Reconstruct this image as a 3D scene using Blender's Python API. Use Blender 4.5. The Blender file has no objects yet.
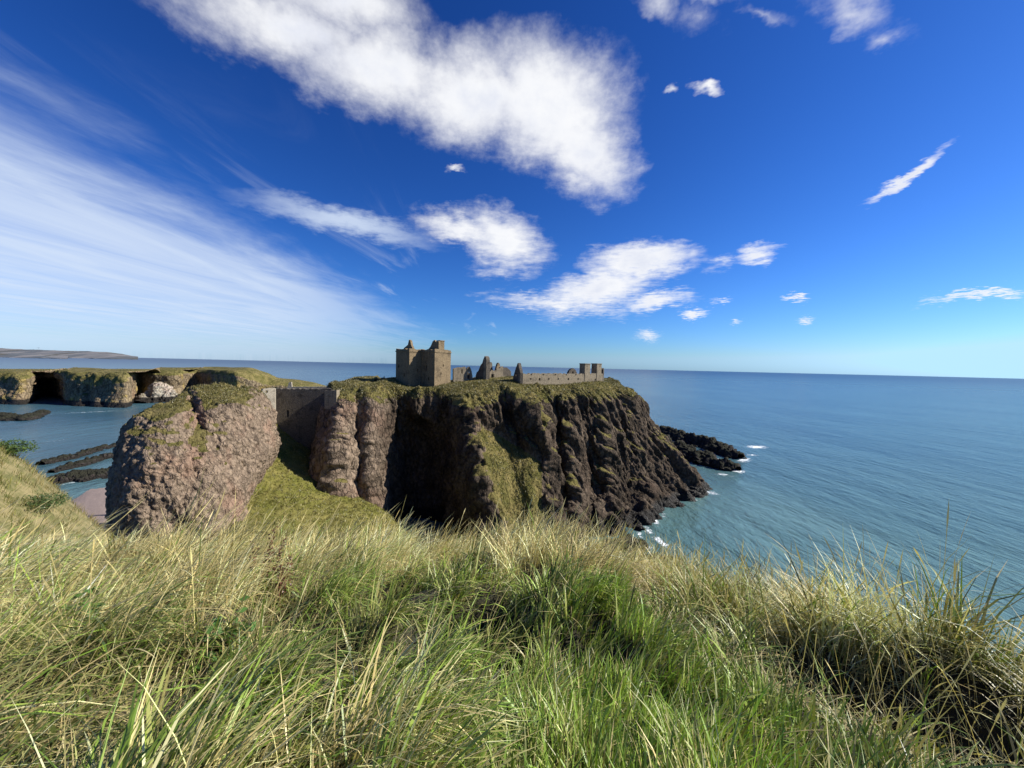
import bpy, math
import numpy as np
from mathutils import Vector, Matrix

rad = math.radians
SC = bpy.context.scene
COL = SC.collection
rng = np.random.default_rng(11)

# ------------------------------------------------------------------ camera
F = 385.0
CAM = np.array([0.0, 0.0, 55.0])
PITCH, ROLL = rad(2.68), rad(1.346)
_m = Matrix.Rotation(math.pi / 2 - PITCH, 3, 'X') @ Matrix.Rotation(ROLL, 3, 'Z')
MC = np.array([[_m[i][j] for j in range(3)] for i in range(3)])

def ray(px, py):
    return MC @ np.array([(px - 512) / F, -(py - 384) / F, -1.0])

def at(px, py, d):
    """world point seen in direction (px,py) at depth d metres"""
    return CAM + ray(px, py) * d

def at_z(px, d, z):
    """world point of height z at depth d in the vertical plane of column px"""
    a, b = at(px, 0, d), at(px, 768, d)
    t = (z - a[2]) / (b[2] - a[2])
    return a + (b - a) * t

def on_sea(px, py, z=0.0):
    r = ray(px, py)
    return CAM + r * ((z - CAM[2]) / r[2])

def project(P):
    q = (P - CAM) @ MC
    w = -q[..., 2]
    return 512 + F * q[..., 0] / w, 384 - F * q[..., 1] / w, w

cam = bpy.data.cameras.new('camera')
cam.sensor_width = 36
cam.lens = F / 1024 * 36
cam.clip_start = 0.05
cam.clip_end = 200000
co = bpy.data.objects.new('camera', cam)
COL.objects.link(co)
co.matrix_world = Matrix.Translation(Vector(CAM)) @ _m.to_4x4()
SC.camera = co

# ------------------------------------------------------------------ noise
_pr = np.random.default_rng(5)
PERM = np.concatenate([_pr.permutation(256)] * 3)
GR = np.array([[1,1,0],[-1,1,0],[1,-1,0],[-1,-1,0],[1,0,1],[-1,0,1],[1,0,-1],[-1,0,-1],
               [0,1,1],[0,-1,1],[0,1,-1],[0,-1,-1]], float)

def perlin(p):
    p = np.asarray(p, float)
    i = np.floor(p).astype(int)
    f = p - i
    i &= 255
    u = f * f * f * (f * (f * 6 - 15) + 10)
    def g(dx, dy, dz):
        h = PERM[PERM[PERM[i[..., 0] + dx] + i[..., 1] + dy] + i[..., 2] + dz] % 12
        v = GR[h]
        return v[..., 0] * (f[..., 0] - dx) + v[..., 1] * (f[..., 1] - dy) + v[..., 2] * (f[..., 2] - dz)
    def mix(a, b, t): return a + (b - a) * t
    x, y, z = u[..., 0], u[..., 1], u[..., 2]
    return mix(mix(mix(g(0,0,0), g(1,0,0), x), mix(g(0,1,0), g(1,1,0), x), y),
               mix(mix(g(0,0,1), g(1,0,1), x), mix(g(0,1,1), g(1,1,1), x), y), z)

def fbm(p, o=4, gain=0.5):
    s, a = 0, 1.0
    p = np.asarray(p, float)
    for k in range(o):
        s = s + a * perlin(p + 17.3 * k)
        p = p * 2.03
        a *= gain
    return s

def ridged(p, o=4, gain=0.5):
    s, a = 0, 1.0
    p = np.asarray(p, float)
    for k in range(o):
        s = s + a * (1 - 2.2 * np.abs(perlin(p + 9.7 * k)))
        p = p * 2.07
        a *= gain
    return s

def terr(p, n=4.0, o=3):
    v = fbm(p, o) * n
    f = np.floor(v)
    t = np.clip((v - f - .3) / .4, 0, 1)
    return (f + t * t * (3 - 2 * t)) / n

def sstep(a, b, x):
    t = np.clip((x - a) / (b - a), 0, 1)
    return t * t * (3 - 2 * t)

# ------------------------------------------------------------------ object helpers
def tag(o, label=None, cat=None, group=None, kind=None):
    if label: o['label'] = label
    if cat: o['category'] = cat
    if group: o['group'] = group
    if kind: o['kind'] = kind
    return o

def link(name, me, parent=None, mat=None):
    o = bpy.data.objects.new(name, me)
    COL.objects.link(o)
    if mat is not None: me.materials.append(mat)
    if parent is not None: o.parent = parent
    return o

def empty(name, loc=(0, 0, 0), rz=0.0):
    o = bpy.data.objects.new(name, None)
    COL.objects.link(o)
    o.location = loc
    o.rotation_euler = (0, 0, rz)
    o.empty_display_size = 0.5
    return o

def np_mesh(name, V, Q, attrs=None, smooth=True):
    """quads mesh from numpy arrays, attrs {name: (n,) floats or (n,4) colours}"""
    me = bpy.data.meshes.new(name)
    V = np.ascontiguousarray(V, np.float32)
    Q = np.ascontiguousarray(Q, np.int32)
    k = Q.shape[1]
    me.vertices.add(len(V)); me.vertices.foreach_set('co', V.ravel())
    me.loops.add(Q.size); me.loops.foreach_set('vertex_index', Q.ravel())
    me.polygons.add(len(Q))
    me.polygons.foreach_set('loop_start', np.arange(0, Q.size, k, dtype=np.int32))
    me.polygons.foreach_set('use_smooth', np.full(len(Q), bool(smooth)))
    me.update(calc_edges=True)
    for n, a in (attrs or {}).items():
        a = np.ascontiguousarray(a, np.float32)
        if a.ndim == 1:
            at_ = me.attributes.new(n, 'FLOAT', 'POINT'); at_.data.foreach_set('value', a)
        else:
            at_ = me.attributes.new(n, 'FLOAT_COLOR', 'POINT'); at_.data.foreach_set('color', a.ravel())
    return me

def grid_quads(n, m):
    i = np.arange(n * m).reshape(n, m)
    return np.stack([i[:-1, :-1], i[1:, :-1], i[1:, 1:], i[:-1, 1:]], -1).reshape(-1, 4)

def hermite(P, k, x):
    """P (n,...) knots k (n,), evaluate at x"""
    n = len(k)
    d = np.empty_like(P)
    sh = (-1,) + (1,) * (P.ndim - 1)
    d[1:-1] = (P[2:] - P[:-2]) / (k[2:] - k[:-2]).reshape(sh)
    d[0] = (P[1] - P[0]) / (k[1] - k[0]); d[-1] = (P[-1] - P[-2]) / (k[-1] - k[-2])
    j = np.clip(np.searchsorted(k, x, side='right') - 1, 0, n - 2)
    h = k[j + 1] - k[j]
    t = ((x - k[j]) / h).reshape(sh); h = h.reshape(sh)
    a = 0.75
    return ((2*t**3 - 3*t**2 + 1) * P[j] + (t**3 - 2*t**2 + t) * h * d[j] * a
            + (3*t**2 - 2*t**3) * P[j + 1] + (t**3 - t**2) * h * d[j + 1] * a)

def loft(cols, S, T, wt=None, ws=None):
    """cols: list of columns, each a list of world points -> smooth grid (S,T,3)"""
    P = np.array(cols, float)
    ls = np.linalg.norm(np.diff(P, axis=0), axis=2).mean(1) + 1e-3
    k = np.concatenate([[0], np.cumsum(ls)])
    w = ls * (np.ones(len(ls)) if ws is None else np.array(ws))
    x = np.interp(np.linspace(0, 1, S), np.concatenate([[0], np.cumsum(w)]) / w.sum(), k)
    A = hermite(P, k, x)
    lt = np.linalg.norm(np.diff(P, axis=1), axis=2).mean(0) + 1e-3
    k = np.concatenate([[0], np.cumsum(lt)])
    w = lt * (np.ones(len(lt)) if wt is None else np.array(wt))
    x = np.interp(np.linspace(0, 1, T), np.concatenate([[0], np.cumsum(w)]) / w.sum(), k)
    B = hermite(A.transpose(1, 0, 2), k, x).transpose(1, 0, 2)
    return B

def normals(G):
    du = np.gradient(G, axis=0); dv = np.gradient(G, axis=1)
    n = np.cross(du, dv)
    n /= np.linalg.norm(n, axis=2, keepdims=True) + 1e-9
    return n

def blur(a, it=4):
    for _ in range(it):
        p = np.pad(a, ((1, 1), (1, 1)), mode='edge')
        a = (p[:-2, 1:-1] + p[2:, 1:-1] + p[1:-1, :-2] + p[1:-1, 2:] + 2 * p[1:-1, 1:-1]) / 6
    return a

# ------------------------------------------------------------------ node helpers
class N:
    def __init__(s, tree):
        s.t = tree; tree.nodes.clear()
    def new(s, typ, **kw):
        n = s.t.nodes.new(typ)
        for k, v in kw.items(): setattr(n, k, v)
        return n
    def put(s, sock, v):
        if isinstance(v, bpy.types.NodeSocket): s.t.links.new(v, sock)
        elif v is not None: sock.default_value = v
    def math(s, op, a, b=None, c=None, clamp=False):
        n = s.new('ShaderNodeMath', operation=op, use_clamp=clamp)
        for i, v in enumerate((a, b, c)): s.put(n.inputs[i], v)
        return n.outputs[0]
    def vec(s, op, a, b=None, c=None):
        n = s.new('ShaderNodeVectorMath', operation=op)
        s.put(n.inputs[0], a)
        if op == 'SCALE': s.put(n.inputs['Scale'], b)
        else:
            s.put(n.inputs[1], b); s.put(n.inputs[2], c)
        return n.outputs['Value'] if op in ('DOT_PRODUCT', 'LENGTH', 'DISTANCE') else n.outputs[0]
    def mix(s, f, a, b, mode='MIX'):
        n = s.new('ShaderNodeMix', data_type='RGBA', blend_type=mode)
        s.put(n.inputs['Factor'], f)
        s.put(n.inputs[6], a if isinstance(a, bpy.types.NodeSocket) else (*a, 1))
        s.put(n.inputs[7], b if isinstance(b, bpy.types.NodeSocket) else (*b, 1))
        return n.outputs[2]
    def noise(s, v, scale, detail=4, rough=0.55, dist=0.0, out='Fac'):
        n = s.new('ShaderNodeTexNoise')
        s.put(n.inputs['Vector'], v); n.inputs['Scale'].default_value = scale
        n.inputs['Detail'].default_value = detail; n.inputs['Roughness'].default_value = rough
        n.inputs['Distortion'].default_value = dist
        return n.outputs[out]
    def voro(s, v, scale, feature='F1', out='Distance', rnd=1.0):
        n = s.new('ShaderNodeTexVoronoi', feature=feature)
        s.put(n.inputs['Vector'], v); n.inputs['Scale'].default_value = scale
        n.inputs['Randomness'].default_value = rnd
        return n.outputs[out]
    def ss(s, x, a, b, lo=0.0, hi=1.0):
        n = s.new('ShaderNodeMapRange', interpolation_type='SMOOTHSTEP')
        s.put(n.inputs[0], x)
        for i, v in enumerate((a, b, lo, hi)): s.put(n.inputs[i + 1], v)
        return n.outputs[0]
    def map(s, x, a, b, lo, hi):
        n = s.new('ShaderNodeMapRange')
        s.put(n.inputs[0], x)
        for i, v in enumerate((a, b, lo, hi)): s.put(n.inputs[i + 1], v)
        return n.outputs[0]
    def bump(s, h, strength=0.5, dist=0.1, normal=None):
        n = s.new('ShaderNodeBump')
        s.put(n.inputs['Strength'], strength); s.put(n.inputs['Distance'], dist)
        s.put(n.inputs['Height'], h)
        if normal is not None: s.put(n.inputs['Normal'], normal)
        return n.outputs[0]
    def attr(s, name, out='Fac'):
        return s.new('ShaderNodeAttribute', attribute_name=name).outputs[out]

def material(name):
    m = bpy.data.materials.new(name); m.use_nodes = True
    g = N(m.node_tree)
    out = g.new('ShaderNodeOutputMaterial')
    b = g.new('ShaderNodeBsdfPrincipled')
    g.t.links.new(b.outputs[0], out.inputs[0])
    pos = g.new('ShaderNodeNewGeometry').outputs['Position']
    return m, g, b, pos, out

# ------------------------------------------------------------------ rock and turf
def rock_material(name, light, mid, dark, turf_a, turf_b, lichen=0.0, scale=1.0, wet_to=3.0, bumpy=0.8, crack=.5):
    m, g, b, pos, _ = material(name)
    n1 = g.noise(pos, 0.09 * scale, 5, 0.6)
    n2 = g.noise(pos, 0.9 * scale, 5, 0.65)
    n3 = g.noise(pos, 4.5 * scale, 4, 0.7)
    st = g.vec('MULTIPLY', pos, (0.55 * scale, 0.55 * scale, 0.09 * scale))
    n4 = g.noise(st, 1.0, 6, 0.65)
    c = g.mix(g.ss(n2, 0.32, 0.68), mid, light)
    c = g.mix(g.ss(n4, 0.5, 0.7, 0, 0.75), c, dark)
    c = g.mix(g.ss(n3, 0.56, 0.72, 0, 0.7), c, tuple(x * 0.45 for x in mid))
    c = g.mix(g.ss(n1, 0.5, 0.65, 0, 0.5), c, (light[0] * 0.95, light[1] * 0.76, light[2] * 0.74))
    if lichen:
        c = g.mix(g.ss(g.noise(pos, 0.06 * scale, 5, 0.7), 0.52, 0.62, 0, lichen), c, (0.34, 0.25, 0.07))
    cr = g.voro(g.vec('ADD', g.vec('MULTIPLY', pos, (1, 1, .55)), g.vec('SCALE', g.noise(pos, 0.8 * scale, 3, 0.6, out='Color'), 1.6 / scale)), 0.55 * scale, 'DISTANCE_TO_EDGE')
    c = g.mix(g.ss(cr, 0.02, 0.10, crack, 0), c, tuple(x * .3 for x in dark))
    c = g.mix(g.attr('shade_tone'), c, g.mix(g.ss(n2, 0.35, 0.7), (0.012, 0.0095, 0.0075), (0.062, 0.045, 0.030)))  # near-black rock colour that deepens the shade on the cliffs
    # turf
    v = g.math('ADD', g.attr('veg'), g.math('MULTIPLY', g.math('SUBTRACT', n2, 0.5), 0.9))
    v = g.math('ADD', v, g.math('MULTIPLY', g.math('SUBTRACT', n3, 0.5), 0.45))
    vm = g.ss(v, 0.42, 0.62)
    tc = g.mix(g.ss(g.noise(pos, 0.22 * scale, 6, 0.7), 0.36, 0.64), turf_a, turf_b)
    tc = g.mix(g.ss(n3, 0.45, 0.75, 0, 0.6), tc, tuple(x * 0.5 for x in turf_a))
    c = g.mix(vm, c, tc)
    # wet weed band near the water
    z = g.new('ShaderNodeSeparateXYZ'); g.put(z.inputs[0], pos)
    wz = g.math('ADD', z.outputs[2], g.math('MULTIPLY', n2, -3.0))
    wet = g.ss(wz, wet_to - 1.5, wet_to, 1, 0)
    c = g.mix(wet, c, (0.022, 0.019, 0.016))
    g.put(b.inputs['Base Color'], c)
    g.put(b.inputs['Roughness'], g.map(wet, 0, 1, 0.95, 0.5))
    b.inputs['Specular IOR Level'].default_value = 0.15
    h = g.math('MULTIPLY_ADD', n4, 1.6, g.math('MULTIPLY', n3, 0.35))
    h = g.math('MULTIPLY_ADD', n2, 0.8, h)
    h = g.math('MULTIPLY_ADD', g.ss(cr, 0, 0.12), crack, h)
    g.put(b.inputs['Normal'], g.bump(h, bumpy, 0.9 / scale))
    return m

M_ROCK = rock_material('conglomerate_rock', (0.345, 0.26, 0.185), (0.19, 0.14, 0.097), (0.065, 0.05, 0.038),
                       (0.105, 0.098, 0.026), (0.20, 0.16, 0.058))
M_CRAG = rock_material('crag_rock', (0.345, 0.26, 0.185), (0.18, 0.133, 0.093), (0.055, 0.041, 0.03),
                       (0.115, 0.105, 0.03), (0.19, 0.155, 0.06), scale=1.3, crack=.30, bumpy=1.)
M_COAST = rock_material('coast_rock', (0.30, 0.235, 0.145), (0.18, 0.135, 0.083), (0.07, 0.054, 0.04),
                        (0.105, 0.10, 0.027), (0.22, 0.18, 0.07), lichen=0.75, scale=0.45, wet_to=4.5)
M_GUANO = rock_material('guano_stained_rock', (0.46, 0.43, 0.36), (0.28, 0.235, 0.17), (0.10, 0.08, 0.06),
                        (0.25, 0.22, 0.10), (0.40, 0.36, 0.25), scale=0.5, wet_to=6.0)
M_SKERRY = rock_material('skerry_rock', (0.060, 0.050, 0.045), (0.035, 0.03, 0.028), (0.018, 0.016, 0.015),
                         (0.03, 0.03, 0.02), (0.03, 0.03, 0.02), scale=0.8, wet_to=0.5)

def rock_object(name, cols, S, T, mat, wt=None, amp=(2.0, 0.8, 0.28), sc=(9., 3., 0.9), zst=0.4,
                calm=None, vegf=None, tonef=None, seed=0.0, ws=None, shear=0.0, zmid=1.4, zfin=1.5):
    G = loft(cols, S, T, wt, ws)
    n = normals(G)
    if n[..., 2].mean() < 0: n = -n
    nz0 = blur(n[..., 2], 3)
    k = np.ones(G.shape[:2]) if calm is None else calm(G, nz0)
    Q = G + seed
    sh_ = shear(G) if callable(shear) else shear
    Q = Q + np.stack([Q[..., 2] * sh_, 0 * Q[..., 0], 0 * Q[..., 0]], -1)
    q = Q * np.array([1, 1, zst])
    d = amp[0] * (ridged(q / sc[0], 3) - 0.3) + amp[1] * (.55 * ridged(q * np.array([1, 1, zmid]) / sc[1], 3) - 0.16 + 1.5 * terr(q * np.array([1, 1, zmid * 1.6]) / (sc[1] * 1.5) + 5.))
    G2 = G + n * (d * k)[..., None]
    n2 = normals(G2)
    if n2[..., 2].mean() < 0: n2 = -n2
    nz = blur(n2[..., 2], 4)
    d2 = amp[2] * (fbm(Q * np.array([1, 1, min(1, zfin)]) / sc[2], 3) + 0.8 * ridged(Q * np.array([1, 1, zfin]) / (sc[2] * 2), 2))
    G3 = G2 + n2 * (d2 * (0.25 + 0.75 * k))[..., None]
    veg = sstep(0.50, 0.78, nz)
    if vegf: veg = vegf(G3, nz, veg)
    shade_tone = np.zeros_like(veg) if tonef is None else tonef(G3, nz)
    s_, t_ = G.shape[:2]
    me = np_mesh(name, G3.reshape(-1, 3), grid_quads(s_, t_),
                 {'veg': np.clip(veg, 0, 1).ravel(), 'shade_tone': np.clip(shade_tone, 0, 1).ravel()})
    return link(name, me, None, mat), G3

def section(front, back_d=45.0, back_drop=-2.0, mid_up=1.5, base=None, bz=-1.0):
    """front: list of (px,py,d) rim -> low; adds plateau and back side"""
    pts = [at(*p) for p in front]
    rim = pts[0]
    fw = np.array([0.0, 1.0, 0.0])
    if back_d < 20: fw = np.array([rim[0], rim[1], 0]) / math.hypot(rim[0], rim[1])
    b = rim + fw * back_d; b[2] = rim[2] + bz
    bb = rim + fw * (back_d + 14); bb[2] = back_drop
    mid = rim + fw * back_d * 0.45; mid[2] = rim[2] + mid_up
    near = rim + fw * back_d * .13; near[2] = rim[2] + mid_up * 0.35
    if base is not None:
        pts.append(at_z(base[0], base[1], -2.5))
    return [bb, b, mid, near] + pts

C = [
 [(338,384,140),(334,391,140),(326,440,138),(321,480,136),(316,134)],
 [(336,386,122),(332,396,121),(324,440,119),(322,490,117),(320,116)],
 [(343,388,117),(341,398,115),(336,440,112),(337,490,110),(340,108)],
 [(352,388,118),(350,398,117),(346,440,115),(348,490,113),(350,111)],
 [(360,388,122),(358,398,123),(355,440,124),(358,490,121),(360,119)],
 [(372,386,120),(371,399,119),(369,445,117),(372,500,114),(374,112)],
 [(382,386,124),(382,398,125),(381,445,126),(383,500,123),(384,121)],
 [(394,388,132),(394,399,131),(392,440,137),(394,500,137),(396,136)],
 [(418,391,133),(418,403,132),(416,440,140),(418,500,141),(420,140)],
 [(440,389,133),(442,401,132),(444,440,138),(450,500,134),(455,131)],
 [(458,387,131),(456,397,129),(464,425,124),(478,480,115),(486,109)],
 [(474,385,132),(473,396,130),(480,428,125),(492,475,115.5),(498,108)],
 [(492,384,134),(490,397,133),(498,432,131),(514,475,122),(518,111)],
 [(505,384,135),(506,397,136),(518,436,133),(530,474,122.5),(538,112)],
 [(512,384,136),(522,398,133),(536,430,131),(544,475,127),(548,115)],
 [(522,385,138),(532,398,137),(544,430,133),(550,475,127),(554,117)],
 [(536,386,142),(545,400,146),(553,440,145),(557,490,138),(560,127)],
 [(556,386,148),(562,400,145),(569,440,139),(573,490,133),(577,122)],
 [(574,385,153),(579,398,153),(584,440,150),(589,490,144),(594,130)],
 [(590,383,159),(596,397,156),(603,440,150),(606,490,143),(608,125)],
 [(602,383,167),(609,396,165),(617,440,160),(622,490,150),(621,130)],
 [(610,384,174),(619,394,172),(629,425,166),(639,480,156),(637,134)],
 [(614,384,180),(627,398,180),(644,433,176),(660,472,168),(656,149)],
 [(617,384,187),(634,405,187),(655,440,183),(680,466,179),(706,175)],
 [(612,383,205),(630,400,207),(650,430,209),(665,455,207),(688,200)],
]
cols = []
for c in C:
    f = [(c[0][0], c[0][1], c[0][2] + (5.5 if not 390 < c[0][0] < 450 else 0))] + c[1:4]
    cols.append(section(f, 42.0, -2.5, 1.8, c[4]))

def keep_calm(G, nz):
    return (1 - 0.88 * sstep(0.72, 0.95, nz)) * (1 - .6 * sstep(40, 46, G[..., 2])) * (1 - .75 * ramp_mask(G))

def ramp_mask(G):
    px, py, d = project(G)
    return sstep(0, 10, px - (468 + (py - 420) * 0.28)) * sstep(-2, 8, (py - 415) - (px - 468) * 0.62 + 2) * sstep(548, 536, px)

def head_veg(G, nz, veg):
    px, py, d = project(G)
    top = sstep(40.3, 44.3, G[..., 2] + 3.5 * perlin(G / 7.0) + 2. * perlin(G / 2.5)) * sstep(0.12, 0.5, nz)
    ramp = ramp_mask(G) * sstep(0.02, 0.3, nz)
    low = sstep(0.45, 0.7, nz) * sstep(8, 14, G[..., 2])
    return np.maximum(np.maximum(top, ramp), low * 0.9)

def head_shade_tone(G, nz):  # darker rock, with the shade of cove and right cliffs painted into it
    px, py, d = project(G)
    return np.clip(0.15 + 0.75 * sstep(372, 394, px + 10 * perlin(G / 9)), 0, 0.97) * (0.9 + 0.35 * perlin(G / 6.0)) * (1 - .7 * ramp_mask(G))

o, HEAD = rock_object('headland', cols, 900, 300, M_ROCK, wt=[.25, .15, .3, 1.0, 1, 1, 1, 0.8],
                      amp=(3.0, 1.35, 0.42), sc=(14., 4.2, .9), zst=.25, zmid=.75, zfin=.38, shear=lambda G: .5 * sstep(480, 600, project(G)[0]), calm=keep_calm, vegf=head_veg, tonef=head_shade_tone)
tag(o, 'broad dark cliff headland with grassy top carrying the ruined castle', 'headland', kind='structure')

def head_z(x, y):
    d2 = (HEAD[..., 0] - x) ** 2 + (HEAD[..., 1] - y) ** 2 + np.where(HEAD[..., 2] < 40, 1e4, 0)
    return HEAD[..., 2].ravel()[np.argmin(d2)]

# crag on the near side of the chasm
K = [
 [(126,446,98),(121,460,96),(117,478,94),(115,502,93),(114,90)],
 [(128,435,86),(122,448,83),(118,475,80),(116,507,78),(116,76)],
 [(137,421,77),(131,434,73),(128,468,69),(130,515,67),(130,64)],
 [(152,410,78),(150,426,73),(149,464,69),(152,520,67),(152,64)],
 [(171,402,81),(170,420,75),(172,462,71),(176,527,69),(176,65)],
 [(184,396,85),(186,414,80),(190,462,73),(196,529,70),(196,66)],
 [(192,393,89),(196,408,84),(205,455,75),(208,529,71),(208,67)],
 [(200,389,89),(204,405,83),(217,462,77),(221,527,73),(221,69)],
 [(222,387,92),(226,407,84),(233,462,80),(236,517,77),(236,73)],
 [(245,390,97),(249,409,89),(254,458,86),(240,506,80),(236,76)],
 [(258,395,104),(264,413,97),(269,450,95),(245,498,90),(240,86)],
 [(267,401,111),(272,416,106),(275,448,106),(252,490,102),(246,98)],
]
kc = []
for c in K:
    kc.append(section(c[:4], 11.0, -2.5, -4.0, c[4], -9.0))

def crag_veg(G, nz, veg):
    px, py, d = project(G)
    band = np.exp(-(((px - 190) + 0.0) / 26.0) ** 2 - ((py - 432) / 30.0) ** 2) * 0.45 * sstep(0.15, 0.5, nz)
    top = sstep(45.8, 48.8, G[..., 2]) * sstep(0.2, 0.5, nz) * 0.6
    return np.maximum(np.maximum(veg * 0.9 * sstep(0.5, 0.8, nz), band), top)

o, CRAG = rock_object('crag', kc, 560, 260, M_CRAG, wt=[.2, .15, .3, 1, 1, 1, 1, .6], amp=(.7, 0.34, 0.27), sc=(9., 3.4, 0.7), zst=0.6, zfin=1.15,
                      calm=lambda G, nz: 1 - 0.7 * sstep(0.75, 0.95, nz), vegf=crag_veg, seed=31.0)
tag(o, 'rounded pale brown crag left of the chasm, facing the viewer', 'crag', kind='structure')

# coast across the bay
def coast_cols():
    L = [(-520,-40,371),(-430,10,371),(-360,-20,371),(-290,12,371),(-220,-10,371),(-160,0,371),(-60,2,371),(-20,-2,371),(6,-4,371),(20,-6,371),(27,0,371),(33,50,371),(42,100,371),(53,105,371),(62,60,371),(67,12,371),
         (73,-2,371),(82,-5,371),(90,-2,371),(97,-7,371),(105,-7,371),(116,-11,371),(126,-10,371),(131,35,371),(138,75,371),
         (146,70,371),(156,66,371),(168,70,371),(180,80,371),(188,115,371),(198,125,371),(208,110,371),(216,80,371),(236,60,371),
         (250,70,376),(266,95,384),(288,110,387),(306,120,391),(322,130,397)]
    out = []
    for px, off, ty in L:
        hz = 366 + (px - 512) * 0.0235
        d = 432 + off
        zt = 55 - (ty + 1 - hz) * 446 / F
        cave = 1.0 if off > 40 and px < 70 else 0.0
        rd = 448 + off * (0.45 if cave else 0.93)
        rim = at_z(px, rd, zt)
        sh = at_z(px, rd - 9, zt - 6.0)
        md = at_z(px, d + 4, zt * 0.45)
        lo = at_z(px, d - 2, 4.0)
        ba = at_z(px, d - 8, -3.0)
        bk = rim + np.array([-0.3, 1, 0]) * 60; bk[2] = zt + 1.0
        bb = bk + np.array([0, 40, 0]); bb[2] = -3
        m2 = rim + np.array([0, 20.0, 0.6])
        out.append([bb, bk, m2, rim, sh, md, lo, ba])
    return out

def coast_veg(G, nz, veg):
    up = sstep(12, 30, G[..., 2] + 9 * perlin(G / 20.0)) * sstep(0.02, 0.35, nz) * .85
    return np.maximum(veg * sstep(8, 14, G[..., 2]), up)

o, _ = rock_object('coast', coast_cols(), 900, 130, M_COAST, wt=[.3, .4, 1, 1.5, 1, 1, 1], amp=(1.3, 1.1, 0.7), sc=(30., 8., 3.), zst=.3, zfin=.6,
                   calm=lambda G, nz: (1 - 0.96 * sstep(0.7, 0.95, nz)) * (1 - .8 * sstep(34, 40, G[..., 2])), vegf=coast_veg, seed=77.0)
tag(o, 'long flat topped cliff coast across the bay with sea caves', 'coast', kind='structure')

# far hills beyond the bay
def hills(name, prof, d, depth, mat, label):
    cols = []
    for px, py in prof:
        hz = 366 + (px - 512) * 0.0235
        z = max(1.0, (hz - py) * d / F + 55)
        a = at_z(px, d, -10)
        t = at_z(px, d + depth * 0.5, z)
        m1 = at_z(px, d + depth * 0.22, z * 0.55)
        b = at_z(px, d + depth, -10)
        cols.append([b, t, m1, a])
    o, _ = rock_object(name, cols, 240, 40, mat, amp=(12., 6., 2.), sc=(600., 200., 80.), zst=1.0)
    return tag(o, label, 'hills', kind='structure')

m, g, b, pos, _ = material('hazed_far_fields')
fv = g.vec('MULTIPLY', pos, (0.004, 0.0016, 0.004))
fc = g.voro(fv, 1.0, 'F1', 'Color')
sx = g.new('ShaderNodeSeparateXYZ'); g.put(sx.inputs[0], fc)
c = g.mix(g.ss(sx.outputs[0], 0.3, 0.7), (0.075, 0.085, 0.095), (0.145, 0.14, 0.14))  # blue grey distance haze painted into the field colours
c = g.mix(g.ss(sx.outputs[1], 0.7, 0.8), c, (0.06, 0.06, 0.05))
g.put(b.inputs['Base Color'], c); b.inputs['Roughness'].default_value = 1.0
M_FAR = m
hills('hills', [(-640,330),(-400,334),(-260,339),(-190,341),(-120,343),(-60,346),(-20,347.6),(8,348.4),(30,349.6),(60,350.6),(90,351.4),(110,352.6),(122,354.2),(132,356.2),(138,357.2)],
      8600, 2600, M_FAR, 'distant low blue grey hills along the horizon beyond the bay')
hills('hills', [(-500,343),(-190,351),(-80,352.6),(-20,354),(20,354.6),(44,355.6),(58,356.6),(68,357.0)],
      6200, 900, M_FAR, 'low dark shore in front of the distant hills')

# rocks in the sea
def sea_ridge(name, spine, label, cat, S=120, T=60, amp=(0.9, 0.5, 0.2), mat=M_SKERRY, group=None, sc=(6., 2.2, .7), seed=0., shear=0.0, vegf=None):
    """spine: (px,py on the water, height, half width)"""
    P = [on_sea(a, b) for a, b, h, w in spine]
    cols = []
    for i, (a, b, h, w) in enumerate(spine):
        t = P[min(i + 1, len(P) - 1)] - P[max(i - 1, 0)]
        t[2] = 0; t /= np.linalg.norm(t)
        s = np.array([-t[1], t[0], 0])
        c = P[i]
        up = np.array([0, 0, 1.0])
        cols.append([c + s * w * 1.25 - up * 1.2, c + s * w * 0.8 + up * h * 0.45, c + s * w * .1 + up * h,
                     c - s * w * 0.7 + up * h * 0.55, c - s * w * 1.2 - up * 1.2])
    o, _ = rock_object(name, cols, S, T, mat, amp=amp, sc=sc, seed=seed, zst=0.8, shear=shear, vegf=vegf)
    return tag(o, label, cat, group)

sea_ridge('skerry', [(655,431,1,1.5),(663,434,4,4),(676,438,4,5),(692,443,3.4,6),(708,447,3.2,6),(722,452,2.6,6),(734,457,1.6,4),(741,459,.4,1.5)],
          'dark jagged rock ridge off the headland, the farther of two', 'skerry', seed=3., amp=(2.2, 1.2, .45), sc=(8., 2.8, .8))
sea_ridge('skerry', [(650,441,2,2),(662,446,4.5,5),(678,452,4.4,5),(694,459,3.4,5),(710,464,2.4,5),(724,468,1.5,3.5),(735,471,.3,1.5)],
          'dark jagged rock ridge off the headland, the nearer of two', 'skerry', seed=13., amp=(2.2, 1.2, .45), sc=(8., 2.8, .8))
for i, (sp, lb) in enumerate([
    ([(40,465,.3,1),(58,461,.8,2.5),(78,456,.6,2.5),(98,450,.55,2.5),(118,446,.3,1)], 'long thin dark reef, farthest out of those beside the pale crag'),
    ([(52,473,.3,1),(70,468,.6,2.5),(88,463,.7,2.5),(106,458,.8,2),(124,454,.3,1)], 'thin dark reef lying between the outer reef and the weedy rock shelf'),
    ([(50,484,.4,2),(66,480,.9,7),(84,477,1.,9),(104,474,.9,8),(126,470,.4,3)], 'broad weedy rock shelf next to the pink beach')]):
    sea_ridge('reef', sp, lb, 'reef', amp=(1.0, .6, .3), sc=(6., 1.8, .6), seed=40. + i)
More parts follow.
